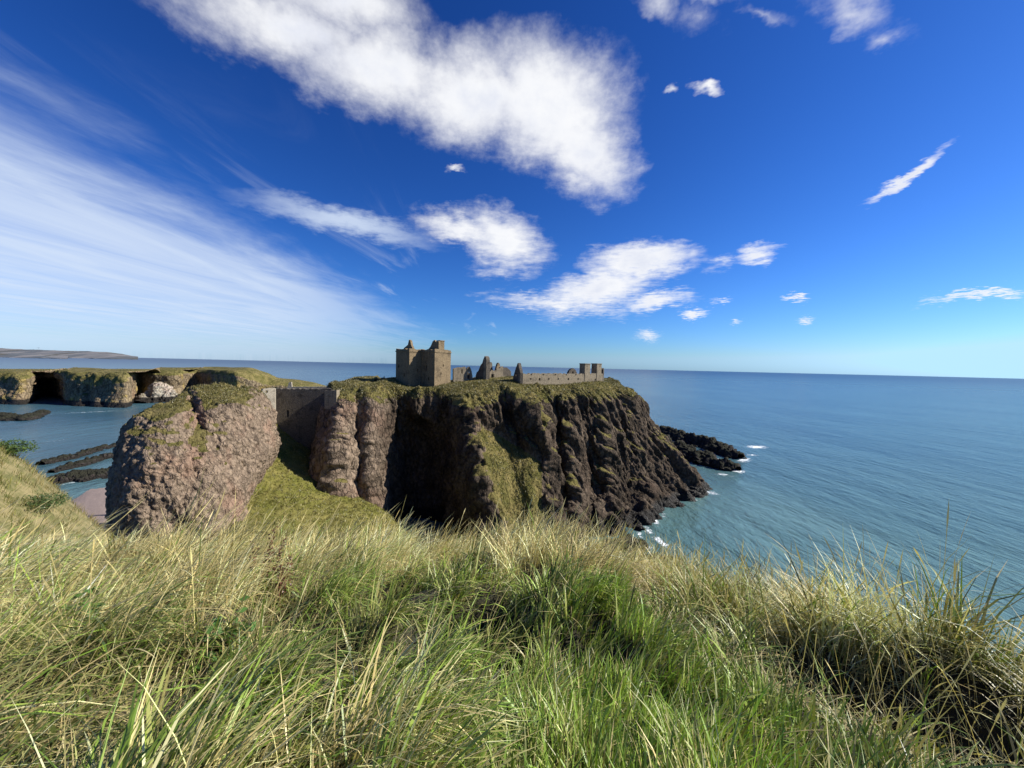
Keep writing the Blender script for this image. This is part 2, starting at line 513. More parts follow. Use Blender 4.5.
sea_ridge('reef', [(-60,418,1.5,8),(-20,417,2,12),(4,419,2,10),(20,420,1.4,8),(34,416,.8,5),(46,412,.2,2)], 'dark flat reef under the cliff with the big sea cave', 'reef', seed=55., amp=(1.3, .9, .5), sc=(9., 3., 1.))
def stack_veg(G, nz, veg): return veg * 0.55
sea_ridge('sea_stack', [(140,403.5,2,3),(146,402,10,8),(153,401.5,21,13),(162,401.5,23,13),(169,401.5,15,10),(174,402,2,3)],
          'small pale topped sea stack standing off the far coast', 'sea stack', mat=M_GUANO, amp=(2., 1.4, .6), sc=(12., 5., 2.), seed=61., vegf=stack_veg)
for i, (sp, lb) in enumerate([
    ([(596,560,.5,2),(612,553,2.5,4),(630,548,2,3.5),(642,545,.3,1)], 'low wet rocks at the foot of the headland, by the foam'),
    ([(640,563,.4,1.5),(656,566,2,3.5),(676,572,2,3.5),(694,580,.4,2)], 'low wet rocks awash nearest the grass edge')]):
    sea_ridge('shore_rock', sp, lb, 'rock', amp=(.8, .6, .25), sc=(4., 1.6, .6), seed=80. + i)

# beach below the crag
m, g, b, pos, _ = material('pink_shingle')
n = g.noise(pos, 2.5, 5, .7)
g.put(b.inputs['Base Color'], g.mix(g.ss(n, .35, .65), (.17, .128, .108), (.27, .205, .175)))
b.inputs['Roughness'].default_value = .9
g.put(b.inputs['Normal'], g.bump(n, .6, .3))
bc = []
for px, rows in ((66, (503, 507, 515, 560)), (80, (493, 502, 515, 560)), (88, (487, 499, 515, 560)), (100, (484, 496, 512, 560)), (125, (482, 495, 512, 560)), (160, (482, 495, 512, 560))):
    bc.append([on_sea(px, y, z) for y, z in zip(rows, (-.6, 1.2, 2.6, 6.0))])
G = loft(bc, 60, 40); G[..., 2] += .15 * fbm(G / 3.0)
o = link('beach', np_mesh('beach', G.reshape(-1, 3), grid_quads(60, 40)), None, m)
tag(o, 'small pink shingle beach beside the pale crag', 'beach', kind='structure')

# grassy slope of the gully under the castle wall
m, g, b, pos, _ = material('slope_turf')
n1 = g.noise(pos, .12, 6, .65); n2 = g.noise(pos, 1.1, 5, .7); n3 = g.noise(pos, 5., 3, .7)
c = g.mix(g.ss(n1, .38, .62), (.13, .13, .026), (.21, .185, .055))
c = g.mix(g.ss(n2, .5, .72, 0, .7), c, (.055, .062, .018))
c = g.mix(g.ss(n3, .52, .75, 0, .6), c, (.24, .20, .08))
g.put(b.inputs['Base Color'], c); b.inputs['Roughness'].default_value = 1.; b.inputs['Specular IOR Level'].default_value = .1
h = g.math('MULTIPLY_ADD', n2, 1.2, g.math('MULTIPLY', n3, .35))
g.put(b.inputs['Normal'], g.bump(h, .9, .7))
M_SLOPE = m
gc = [
 [(205,440,116),(200,480,100),(185,525,84),(165,565,66),(150,640,42)],
 [(250,424,121),(235,470,103),(215,515,86),(200,556,66),(195,630,42)],
 [(274,418,123),(262,462,106),(242,504,87),(232,546,66),(235,625,42)],
 [(286,427,124),(283,467,108),(280,502,91),(280,545,68),(282,625,42)],
 [(305,443,125),(312,477,111),(320,507,95),(330,550,70),(340,628,42)],
 [(328,468,126),(345,492,114),(366,510,100),(382,556,72),(400,632,43)],
 [(355,494,127),(376,508,115),(396,524,103),(432,575,74),(460,645,45)],
 [(380,525,127),(395,532,116),(425,555,103),(480,620,76),(520,690,47)],
 [(400,560,127),(425,572,116),(470,600,100),(540,680,78),(600,740,50)],
]
G = loft([[at(*p) for p in c] for c in gc], 220, 220)
n = normals(G); n = -n if n[..., 2].mean() < 0 else n
G = G + n * (1.1 * fbm(G / 9., 3) + .35 * ridged(G / 2.2, 2))[..., None]
SLOPE = G
o = link('hillside', np_mesh('hillside', G.reshape(-1, 3), grid_quads(220, 220)), None, M_SLOPE)
tag(o, 'steep green grass slope of the gully below the castle wall', 'slope', kind='structure')

# ------------------------------------------------------------------ sea
m, g, b, pos, out = material('sea_water')
dist = g.vec('LENGTH', pos)
def stretch(v, sx, sy): return g.vec('MULTIPLY', v, (sx, sy, 0.0))
wob = g.vec('ADD', pos, g.vec('SCALE', g.noise(pos, .012, 3, .5, out='Color'), 14.0))
w1 = g.noise(stretch(wob, .06, .022), 1.0, 4, .55)
w2 = g.noise(stretch(wob, .30, .13), 1.0, 5, .6)
w3 = g.noise(stretch(pos, 1.1, .5), 1.0, 4, .6)
h = g.math('MULTIPLY_ADD', w2, .65, g.math('MULTIPLY', w1, 1.5))
h = g.math('MULTIPLY_ADD', w3, .12, h)
fade = g.map(g.math('LOGARITHM', dist, 10.0), 2.0, 3.7, 1.0, .12)
g.put(b.inputs['Normal'], g.bump(h, fade, 2.1))
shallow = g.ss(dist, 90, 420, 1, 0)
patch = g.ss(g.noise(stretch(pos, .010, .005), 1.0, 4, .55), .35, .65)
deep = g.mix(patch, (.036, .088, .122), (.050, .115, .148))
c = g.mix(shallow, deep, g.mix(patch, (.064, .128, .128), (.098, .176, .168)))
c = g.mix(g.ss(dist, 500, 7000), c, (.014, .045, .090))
# foam round the rocks
foam = None
for px, py, rx, ry, rot, s in [(660,541,13,3.2,35,1.1),(645,548,9,3,0,1.0),(640,535,7,3,50,.9),(655,520,8,3,50,.9),(662,560,11,3,15,.9),(690,456,18,2.2,15,1.1),(668,448,8,2,20,1.),(716,459,9,1.6,10,.8),
                             (744,460,9,3,0,1.0),(738,471,10,2.5,5,1.0),(757,447,12,1.8,2,1.2),(752,455,9,1.,0,.8),(722,474,12,2,10,.8),(708,492,14,2.5,10,.9),
                             (612,558,12,4,30,.8),(626,551,11,4,30,.9),(648,530,9,4,45,.85),(662,513,9,3.5,40,.85),(676,503,9,3.5,20,.8),(692,497,10,3.5,20,.8),(700,462,30,7,15,.55),(680,480,9,2,40,.7),(690,590,14,4,20,.9),(60,440,20,1.2,-8,.5),(150,399,30,1.4,3,.9),(90,412,50,.8,-3,.6),(90,474,30,1.2,-18,.7),(75,482,26,1.2,-10,.7)]:
    c0 = on_sea(px, py)
    ca, sa = math.cos(rad(rot)), math.sin(rad(rot))
    A = on_sea(px + rx * ca, py + rx * sa) - c0; B = on_sea(px - ry * sa, py + ry * ca) - c0
    D = np.linalg.inv(np.array([A[:2], B[:2]]).T)
    rel = g.vec('SUBTRACT', pos, tuple(c0))
    u = g.vec('DOT_PRODUCT', rel, (D[0, 0], D[0, 1], 0)); v = g.vec('DOT_PRODUCT', rel, (D[1, 0], D[1, 1], 0))
    r = g.math('SQRT', g.math('MULTIPLY_ADD', u, u, g.math('MULTIPLY', v, v)))
    k = g.math('MULTIPLY', g.map(r, .2, 1.5, 1, 0), s)
    foam = k if foam is None else g.math('MAXIMUM', foam, k)
fn = g.noise(pos, .34, 8, .74, 1.2)
fm = g.ss(g.math('MULTIPLY_ADD', g.math('SUBTRACT', fn, .5), 3.2, foam), .55, 1.1)
fm = g.math('MULTIPLY', fm, g.ss(foam, .05, .3))
c = g.mix(g.math('MULTIPLY', fm, .92), c, (.78, .82, .84))
g.put(b.inputs['Base Color'], c)
g.put(b.inputs['Roughness'], g.math('MAXIMUM', g.map(g.math('LOGARITHM', dist, 10.0), 2.0, 4.0, .16, .32), g.math('MULTIPLY', fm, .8)))
b.inputs['IOR'].default_value = 1.33
b.inputs['Specular IOR Level'].default_value = .37
R = 40000.0
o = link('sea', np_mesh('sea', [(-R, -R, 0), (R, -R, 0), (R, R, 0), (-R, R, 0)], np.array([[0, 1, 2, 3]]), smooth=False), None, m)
tag(o, 'blue green sea with fine wind ripples reaching the horizon', 'sea', kind='structure')

# ------------------------------------------------------------------ castle
def stone_material(name, a, bcol, dk, course=0.45):
    m, g, b, pos, _ = material(name)
    tc = g.new('ShaderNodeTexCoord').outputs['Object']
    n1 = g.noise(tc, .35, 5, .65); n2 = g.noise(tc, 2.2, 5, .7)
    z = g.new('ShaderNodeSeparateXYZ'); g.put(z.inputs[0], tc)
    st = g.noise(g.vec('MULTIPLY', tc, (1.2, 1.2, .12)), 1.0, 4, .6)
    c = g.mix(g.ss(n2, .35, .65), a, bcol)
    c = g.mix(g.ss(n1, .5, .68, 0, .7), c, dk)
    c = g.mix(g.ss(st, .55, .72, 0, .55), c, dk)
    blocks = g.voro(g.vec('MULTIPLY', tc, (1.3, 1.3, 2.6)), 1.0, 'DISTANCE_TO_EDGE')
    j = g.ss(blocks, 0, .07)
    c = g.mix(g.math('MULTIPLY', g.math('SUBTRACT', 1.0, j), .6), c, tuple(x * .5 for x in dk))
    g.put(b.inputs['Base Color'], c); b.inputs['Roughness'].default_value = .95
    b.inputs['Specular IOR Level'].default_value = .15
    g.put(b.inputs['Normal'], g.bump(g.math('MULTIPLY_ADD', j, .5, n2), .7, .12))
    return m
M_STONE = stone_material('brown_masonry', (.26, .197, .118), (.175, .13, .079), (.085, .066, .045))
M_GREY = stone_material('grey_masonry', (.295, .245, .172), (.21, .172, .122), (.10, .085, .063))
M_DARK_SHADED = stone_material('dark_shaded_masonry', (.16, .135, .105), (.085, .073, .06), (.03, .026, .022))  # dark stone; on the left-facing gables it carries painted shade
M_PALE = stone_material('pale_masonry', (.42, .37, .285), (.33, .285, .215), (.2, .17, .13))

def wall_geo(prof, opens, thick, base, o=(0, 0), ang=0.0, side=1):
    """masonry wall with real openings; prof [(x, ztop)], opens [(x0,x1,z0,z1)] ; local x along ang, thickness to the left (side=1)"""
    px = [p[0] for p in prof]; pz = [p[1] for p in prof]
    xs = set(round(x, 4) for x in px)
    for a in opens: xs |= {round(a[0], 4), round(a[1], 4)}
    xs = sorted(xs)
    V, Q = [], []
    def quad(*p):
        i = len(V); V.extend(p); Q.append((i, i + 1, i + 2, i + 3))
    ca, sa = math.cos(ang), math.sin(ang)
    def W(x, y, z): return (o[0] + ca * x - sa * y * side, o[1] + sa * x + ca * y * side, z)
    top = lambda x: float(np.interp(x, px, pz))
    t = thick
    for x0, x1 in zip(xs[:-1], xs[1:]):
        xm = (x0 + x1) / 2
        cuts = sorted((a[2], a[3]) for a in opens if a[0] < xm < a[1])
        lo = base
        spans = []
        for c0, c1 in cuts:
            spans.append((lo, c0, False)); lo = c1
        spans.append((lo, None, True))
        for za, zb, is_top in spans:
            z0, z1 = (top(x0), top(x1)) if is_top else (zb, zb)
            quad(W(x0, 0, za), W(x1, 0, za), W(x1, 0, z1), W(x0, 0, z0))
            quad(W(x1, t, za), W(x0, t, za), W(x0, t, z0), W(x1, t, z1))
            quad(W(x0, 0, z0), W(x1, 0, z1), W(x1, t, z1), W(x0, t, z0))
            quad(W(x0, t, za), W(x1, t, za), W(x1, 0, za), W(x0, 0, za))
    for a in opens:
        quad(W(a[0], 0, a[2]), W(a[0], 0, a[3]), W(a[0], t, a[3]), W(a[0], t, a[2]))
        quad(W(a[1], 0, a[3]), W(a[1], 0, a[2]), W(a[1], t, a[2]), W(a[1], t, a[3]))
    for x in (xs[0], xs[-1]):
        quad(W(x, 0, base), W(x, 0, top(x)), W(x, t, top(x)), W(x, t, base))
    return V, Q

def build(name, parts, mat, parent=None):
    V, Q = [], []
    for v, q in parts:
        o = len(V); V += v; Q += [tuple(i + o for i in f) for f in q]
    me = np_mesh(name, np.array(V), np.array(Q), smooth=False)
    return link(name, me, parent, mat)

def rough_prof(pts, step=.6, amp=.15, seed=0):
    r = np.random.default_rng(seed)
    xs = [p[0] for p in pts]; zs = [p[1] for p in pts]
    n = max(2, int((xs[-1] - xs[0]) / step))
    X = np.unique(np.concatenate([np.linspace(xs[0], xs[-1], n + 1), xs]))
    Z = np.interp(X, xs, zs) + r.uniform(-amp, amp, len(X))
    return list(zip(X, Z))

def box_geo(x0, x1, y0, y1, z0, z1):
    V = [(x0,y0,z0),(x1,y0,z0),(x1,y1,z0),(x0,y1,z0),(x0,y0,z1),(x1,y0,z1),(x1,y1,z1),(x0,y1,z1)]
    return V, [(3,2,1,0),(4,5,6,7),(0,1,5,4),(1,2,6,5),(2,3,7,6),(3,0,4,7)]

# --- tower house (L plan); local axes: +x along the left-hand fronts, +y along the right-hand fronts
pc = at(409, 389, 138.5)
ang = math.atan2(-.6, .8)
KX, KB, KC, KD = 7.75, 5.5, 15.0, 13.4
ca, sa = math.cos(ang), math.sin(ang)
org = np.array([pc[0] - KX * ca, pc[1] - KX * sa])
keep = empty('tower_house', (org[0], org[1], 44.0), ang)
tag(keep, 'tall square ruined stone tower house, the highest building on the headland', 'castle tower')
ZT = at(425, 349.2, 138.5)[2] - 44.0
T = 1.3
def flat(l, z=ZT): return rough_prof([(0, z), (l, z)], .8, .24, int(l * 10))
H = math.pi / 2
parts = [
 wall_geo(flat(KX), [(1.4, 2.0, 9.2, 10.6), (4.6, 5.2, 6.2, 7.3), (2.9, 3.4, 3.2, 4.2)], T, 0, (0, 0), 0),
 wall_geo(flat(KB + T - T), [(2.2, 2.7, 8.0, 9.2)], T, 0, (KX, T), H),
 wall_geo(flat(KC - KX), [(2.6, 3.2, 9.6, 10.6), (3.8, 4.4, 5.0, 6.2)], T, 0, (KX, KB), 0),
 wall_geo(flat(KD - KB - T), [(2.6, 3.1, 10.2, 11.0), (3.2, 3.9, 3.0, 4.0), (1.6, 2.0, 7.2, 8.1)], T, 0, (KC, KB + T), H),
 wall_geo(flat(KC - T), [], T, 0, (KC - T, KD), math.pi),
 wall_geo(flat(KD - 2 * T), [(5.0, 5.7, 8.6, 9.8)], T, 0, (0, KD - T), -H),
]
build('wall', parts, M_STONE, keep)
p = .18
cor = [box_geo(-p, KX + p, -p, -.002, ZT - 1.05, ZT - .65), box_geo(KX + .002, KX + p, .0, KB - p - .01, ZT - 1.05, ZT - .65),
       box_geo(KX + p + .01, KC + p, KB - p, KB - .002, ZT - 1.05, ZT - .65), box_geo(KC + .002, KC + p, KB, KD + p, ZT - 1.05, ZT - .65),
       box_geo(-p, -.002, .0, KD, ZT - 1.05, ZT - .65)]
build('string_course', cor, M_STONE, keep)
build('gable', [wall_geo(rough_prof([(0, ZT + .4), (1.0, ZT + 1.0), (2.4, ZT + 3.2), (3.3, ZT + 3.6), (4.2, ZT + 2.6), (5.0, ZT + 3.1), (5.6, ZT + 2.9)], .5, .12, 3), [], .9, ZT - 1.2, (KX + 1.2, KB + 2.2), 0)], M_STONE, keep)
build('chimney', [box_geo(KC - 2.2, KC - .9, KB + 3.2, KB + 5.4, ZT - 1.0, ZT + 3.2), box_geo(KC - 2.35, KC - .75, KB + 3.05, KB + 5.55, ZT + 3.2, ZT + 3.5)], M_STONE, keep)
build('gable', [wall_geo(rough_prof([(0, ZT + .3), (1.2, ZT + 1.0), (2.4, ZT + 1.6), (3.0, ZT + 3.4), (3.7, ZT + 3.2), (4.3, ZT + 1.3), (5.0, ZT + .4)], .4, .12, 4), [], .9, ZT - 1.2, (1.6, 2.2), 0)], M_STONE, keep)

def place_wall(name, pxa, pya, da, pxb, db, prof_px, opens_px, thick, mat, parent=None, base_drop=4.0, seed=0, amp=.15, part='wall', step=.6):
    """wall from column pxa (depth da) to pxb (depth db); profile given as (fraction, pixel row of top)"""
    A, B = at(pxa, pya, da), at(pxb, pya, db)
    L = math.hypot(B[0] - A[0], B[1] - A[1]); an = math.atan2(B[1] - A[1], B[0] - A[0])
    z0 = A[2] - base_drop
    prof = []
    def zat(f, py):
        px = pxa + (pxb - pxa) * f; d = da + (db - da) * f
        return at(px, py, d)[2] - z0
    prof = rough_prof([(f * L, zat(f, py)) for f, py in prof_px], step, amp, seed)
    ops = [(f0 * L, f1 * L, zat((f0 + f1) / 2, yb), zat((f0 + f1) / 2, yt)) for f0, f1, yt, yb in opens_px]
    if parent is None:
        parent = empty(name, (A[0], A[1], z0), an)
        build(part, [wall_geo(prof, ops, thick, 0)], mat, parent)
        return parent
    q = parent.location
    c0, s0 = math.cos(-parent.rotation_euler.z), math.sin(-parent.rotation_euler.z)
    dx, dy = A[0] - q[0], A[1] - q[1]
    lo = (c0 * dx - s0 * dy, s0 * dx + c0 * dy)
    dz = z0 - q[2]
    v, qd = wall_geo([(x, z + dz) for x, z in prof], [(a, b_, z1 + dz, z2 + dz) for a, b_, z1, z2 in ops], thick, dz, lo, an - parent.rotation_euler.z)
    return build(part, [(v, qd)], mat, parent)

# --- low ruined building just right of the tower
w = place_wall('ruined_house', 453.5, 378, 146, 472.5, 150, [(0, 369), (.1, 368.2), (.2, 367.2), (.62, 367), (.66, 371), (.72, 368), (.84, 366.5), (.95, 371), (1, 376)],
               [(.40, .47, 369.5, 373.5), (.72, .88, 372, 379)], 1.0, M_GREY, seed=5)
tag(w, 'low roofless stone house with one window, next to the tall tower', 'ruin')
place_wall('', 457, 378, 151, 470, 153, [(0, 370), (.3, 369), (.5, 367.5), (.8, 370), (1, 374)], [], .9, M_DARK_SHADED, w, seed=6, part='rear_wall')
# --- tall gable; dark and paler stone paint its shaded face and lit edge
w = place_wall('ruined_gable', 475.5, 379, 156, 486, 149, [(0, 376), (.12, 372), (.25, 371), (.5, 364.5), (.62, 363), (.72, 359), (.84, 356.4), (.93, 357.2), (1, 359.5)], [], 1.6, M_DARK_SHADED, seed=7)
tag(w, 'tall dark pointed gable, highest ruin between the tower and the long wall', 'ruin')
place_wall('', 485.9, 379, 149.2, 488.2, 152, [(0, 358.5), (.4, 362), (.7, 366), (1, 371)], [], 1.0, M_GREY, w, seed=8, part='side_wall')
# --- stubs
w = place_wall('ruined_house', 488.6, 379, 153, 503, 157, [(0, 373), (.2, 370), (.45, 371), (.55, 369), (.75, 368), (1, 366.5)], [(.18, .36, 374, 379.5)], 1.0, M_GREY, seed=9)
tag(w, 'low broken stone house wall with chimney stubs right of the tall dark gable', 'ruin')
place_wall('', 488.8, 379, 158, 493, 160, [(0, 363), (.25, 362), (.7, 362.6), (.85, 368), (1, 371)], [], 1.0, M_DARK_SHADED, w, seed=10, part='chimney')
place_wall('', 496, 379, 158.5, 500.5, 160, [(0, 369), (.3, 364), (.5, 362.4), (.75, 364), (.9, 367), (1, 369)], [], 1.0, M_STONE, w, seed=11, part='chimney')
place_wall('', 500.5, 379, 161, 511, 164, [(0, 370), (.25, 367), (.6, 367.4), (.8, 369.5), (1, 371.5)], [], 1.0, M_DARK_SHADED, w, seed=12, part='rear_wall')
# --- long range on the right
w = place_wall('castle_range', 520.2, 387, 143.5, 602.5, 171, [(0, 374), (.1, 373.6), (.3, 373.4), (.5, 373.8), (.7, 373.6), (.8, 374), (1, 373.4)],
               [(.10, .115, 378, 379.6), (.195, .213, 378, 380.5), (.30, .314, 378, 379.6), (.41, .425, 378, 379.6), (.53, .548, 378, 380), (.655, .67, 378, 379.8), (.77, .79, 379, 381), (.885, .90, 378.6, 381),
                (.105, .118, 373.9, 375.2), (.235, .25, 373.9, 375.2), (.375, .39, 373.9, 375.2), (.505, .52, 373.9, 375.2), (.625, .64, 373.9, 375.2), (.74, .755, 374.1, 375.4)], 1.1, M_GREY, seed=13, base_drop=5, amp=.24, step=.9)
tag(w, 'long roofless stone range with small windows and two chimney towers, at the seaward end', 'ruin')
place_wall('', 512.8, 387, 151, 520.0, 143.4, [(0, 377), (.2, 372.5), (.35, 368.5), (.5, 365.5), (.6, 363), (.68, 363.4), (.8, 367), (1, 373)], [(.3, .48, 373, 376)], 1.1, M_DARK_SHADED, w, seed=14, part='gable', base_drop=5)  # left-facing gable, its shade painted in by the darker stone
def tower_part(px0, px1, da, db, pyt, parent, seed, w=3.0):
    A = at(px0, 384, da); B = at(px1, 384, db)
    q = parent.location; an = parent.rotation_euler.z
    c0, s0 = math.cos(-an), math.sin(-an)
    lx0 = c0 * (A[0] - q[0]) - s0 * (A[1] - q[1]); lx1 = c0 * (B[0] - q[0]) - s0 * (B[1] - q[1])
    zt = at(px0, pyt, da)[2] - q[2]
    return build('chimney', [box_geo(lx0, lx1, -.15, w, .5, zt), box_geo(lx0 - .12, lx1 + .12, -.27, w + .12, zt, zt + .35)], M_GREY, parent)
tower_part(584.0, 589.2, 164, 166, 364.2, w, 1)
tower_part(596.4, 600.6, 168.3, 170.3, 364.2, w, 2)
place_wall('', 602.8, 387, 171.4, 603.6, 175.5, [(0, 369.5), (.4, 368), (1, 370)], [], 1.0, M_DARK_SHADED, w, seed=15, part='end_wall', base_drop=5)
place_wall('', 593, 387, 174, 598, 177, [(0, 371.5), (.4, 369), (.7, 367), (1, 366)], [], 1.0, M_DARK_SHADED, w, seed=17, part='rear_wall', base_drop=5)
w = place_wall('ruined_arch', 568.4, 384, 176, 576.6, 179, [(0, 372.4), (.15, 370), (.35, 368.6), (.6, 368.4), (.85, 370.2), (1, 373)], [(.42, .58, 371.5, 376)], 1.2, M_DARK_SHADED, seed=16)
tag(w, 'small dark rounded ruin showing just above the long roofless range', 'ruin')

# --- wall closing the chasm, its end blocks
w = place_wall('curtain_wall', 275.6, 420, 121, 331, 123.5, [(0, 388.6), (.3, 388.9), (.7, 388.8), (1, 388.2)], [(.20, .235, 410, 417)], 1.6, M_DARK_SHADED, seed=21, amp=.18, base_drop=17)
tag(w, 'dark high stone wall closing the chasm between crag and headland', 'castle wall')
w = place_wall('gatehouse', 262, 412, 113.0, 275.4, 115.5, [(0, 391), (.1, 388.8), (.5, 388.4), (1, 388.2)], [(.28, .44, 390.3, 392.8)], 1.4, M_PALE, seed=22, amp=.08, base_drop=4)
place_wall('', 275.4, 412, 115.5, 276.0, 120.6, [(0, 388.2), (1, 388.4)], [], 1.0, M_PALE, w, seed=23, amp=.05, base_drop=4, part='side_wall')
place_wall('', 254, 412, 112.0, 261.8, 113.0, [(0, 394), (.4, 391.5), (1, 390.6)], [], 1.2, M_PALE, w, seed=24, amp=.1, base_drop=4, part='side_wall')
tag(w, 'pale stone gatehouse block with one small window on top of the crag', 'gatehouse')
w = place_wall('wall_end', 324.5, 402, 113.6, 336.5, 112.8, [(0, 390.4), (.5, 390), (1, 390)], [], 1.4, M_GREY, seed=25, amp=.06, base_drop=2)
tag(w, 'short pale stone block where the dark wall meets the headland', 'castle wall')
w = place_wall('parapet', 287, 392, 130, 330, 133, [(0, 388), (.05, 382), (.10, 382), (.11, 386.8), (.5, 386.7), (.9, 386.6), (.97, 386), (1, 388)], [], .8, M_PALE, seed=26, amp=.04, base_drop=6)
tag(w, 'thin pale parapet with an upright post behind the dark wall', 'castle wall')

# ------------------------------------------------------------------ foreground ground
PATH = np.array([[2.45, 1.2], [2.15, 1.9], [1.85, 2.6], [1.55, 3.4], [1.45, 4.8]])
def path_side(x, y):
    """signed distance from the path: + on the right"""
    return x - np.interp(y, PATH[:, 1], PATH[:, 0])

# tussocks: centre x, y, radius, height of the mound
_r = np.random.default_rng(77)
_t = []
while len(_t) < 300:
    a_, r_ = _r.uniform(-1.25, 1.25), 11.0 * math.sqrt(_r.random())
    c_ = (r_ * math.sin(a_), r_ * math.cos(a_))
    if r_ > .8 and all((c_[0] - t[0]) ** 2 + (c_[1] - t[1]) ** 2 > .33 for t in _t):
        lawn_ = (c_[0] > -.1) and (c_[0] < 2.0) and (c_[1] < 3.6)
        _t.append((c_[0], c_[1], _r.uniform(.34, .66), (.12 if lawn_ else 1) * _r.uniform(.12, .40)))
TUS = np.array(_t)
TDRY = _r.normal(-.03, .34, len(TUS)); TCOL = np.clip(_r.normal(1, .2, len(TUS)), .6, 1.5); TAZ = _r.normal(0, .5, len(TUS))

def tussock(x, y):
    sh = np.shape(x); x = np.ravel(x); y = np.ravel(y)
    k = np.empty(len(x), int); q = np.empty(len(x))
    for i in range(0, len(x), 20000):
        d = np.hypot(x[i:i + 20000, None] - TUS[None, :, 0], y[i:i + 20000, None] - TUS[None, :, 1]) / TUS[None, :, 2]
        k[i:i + 20000] = d.argmin(1); q[i:i + 20000] = d.min(1)
    dx, dy = x - TUS[k, 0], y - TUS[k, 1]
    return q.reshape(sh), dx.reshape(sh), dy.reshape(sh), k.reshape(sh)

# bare dark pockets between the tussocks: x, y, radius
PITS = [(-.62, 3.25, .24), (-.28, 3.9, .26), (-1.0, 2.75, .22), (-1.55, 2.9, .24), (-.15, 2.75, .17), (-2.3, 3.3, .26), (-1.9, 2.2, .17),
        (-.6, 2.1, .14), (2.35, 2.95, .3), (2.75, 2.5, .3), (3.1, 2.15, .3), (2.1, 3.5, .24), (.3, 4.6, .26), (-1.2, 4.1, .25), (-3.2, 3.0, .22), (.55, 3.3, .14), (1.0, 2.3, .12)]
PITS += [(_r.uniform(-5, 4.5), _r.uniform(2.0, 6.0), _r.uniform(.12, .24)) for _ in range(14)]
PITS = np.array(PITS)
PITS[:, 2] *= np.where(PITS[:, 0] < 0, 1.45, 1.1)

def pit(x, y):
    f = np.zeros(np.shape(x))
    for a_, b_, c_ in PITS:
        f = np.maximum(f, np.exp(-((x - a_) / c_) ** 2 - ((y - b_) / (c_ * 1.5)) ** 2))
    return f

def ground_z(x, y):
    x = np.asarray(x, float); y = np.asarray(y, float)
    yy = np.maximum(y, 0)
    z = 53.35 - 0.150 * yy - 0.021 * np.minimum(yy, 19) ** 2 - np.maximum(yy - 19, 0) * 0.8
    z = z - .055 * np.clip(x - 1.3, 0, 6) ** 2 - np.maximum(x - 7.6, 0) * .8
    z = z + .0 * x - 0.05 * np.maximum(-x - 14, 0)
    z = z + 14.9 * np.exp(-((x + 37) / 11.) ** 2 - ((y - 24) / 10.) ** 2)
    p = np.stack([x, y, np.zeros_like(x)], -1)
    z = z + .16 * fbm(p / 1.7 + 3.1, 2) + .5 * fbm(p / 9. + 8.1, 2) * sstep(5, 14, y)
    # hummock in the middle, hollow on its left, worn path, sunken strip in front of the right bank
    z = z + .30 * np.exp(-((x - .55) / .9) ** 2 - ((y - 5.2) / 1.3) ** 2) - .42 * np.exp(-((x + .45) / .55) ** 2 - ((y - 3.6) / .7) ** 2) - .3 * np.exp(-((x - .35) / .4) ** 2 - ((y - 2.9) / .5) ** 2) - .3 * np.exp(-((x + 1.5) / .45) ** 2 - ((y - 3.0) / .6) ** 2)
    ps = path_side(x, y)
    z = z + (.16 * np.exp(-((ps - 1.75) / .6) ** 2) - .34 * np.exp(-((ps - .75) / .42) ** 2)) * sstep(4.4, 2.8, y) * sstep(-1, .5, y)
    z = z - .16 * sstep(2.6, 4.2, y) * sstep(.6, -.6, x) - .22 * sstep(2.6, 4.4, x) * sstep(1.0, 2.5, y)
    z = z - .34 * sstep(.5, 1.6, x) * sstep(3.0, 4.8, y) * sstep(8., 5., x)
    q, dx, dy, k = tussock(x, y)
    return z + TUS[k, 3] * np.exp(-1.3 * q * q) - .30 * pit(x, y)

xs = np.concatenate([np.linspace(-70, -12, 60)[:-1], np.linspace(-12, 12, 200)[:-1], np.linspace(12, 60, 40)])
ys = np.concatenate([np.linspace(-40, -2, 20)[:-1], np.linspace(-2, 14, 140)[:-1], np.linspace(14, 62, 70)])
X, Y = np.meshgrid(xs, ys, indexing='ij')
Z = ground_z(X, Y)
m, g, b, pos, _ = material('soil_and_thatch')
n1 = g.noise(pos, 1.2, 5, .7); n2 = g.noise(pos, 14., 5, .7)
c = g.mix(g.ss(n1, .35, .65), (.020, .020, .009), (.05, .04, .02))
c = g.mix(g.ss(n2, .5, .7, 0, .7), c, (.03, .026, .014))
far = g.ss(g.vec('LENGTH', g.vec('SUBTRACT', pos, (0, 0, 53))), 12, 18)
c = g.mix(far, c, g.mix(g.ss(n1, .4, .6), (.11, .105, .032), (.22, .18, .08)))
g.put(b.inputs['Base Color'], c); b.inputs['Roughness'].default_value = 1.
g.put(b.inputs['Normal'], g.bump(n2, .8, .05))
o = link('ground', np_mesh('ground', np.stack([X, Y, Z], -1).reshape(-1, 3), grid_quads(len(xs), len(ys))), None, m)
tag(o, 'rough grassy clifftop ground in the foreground', 'ground', kind='structure')

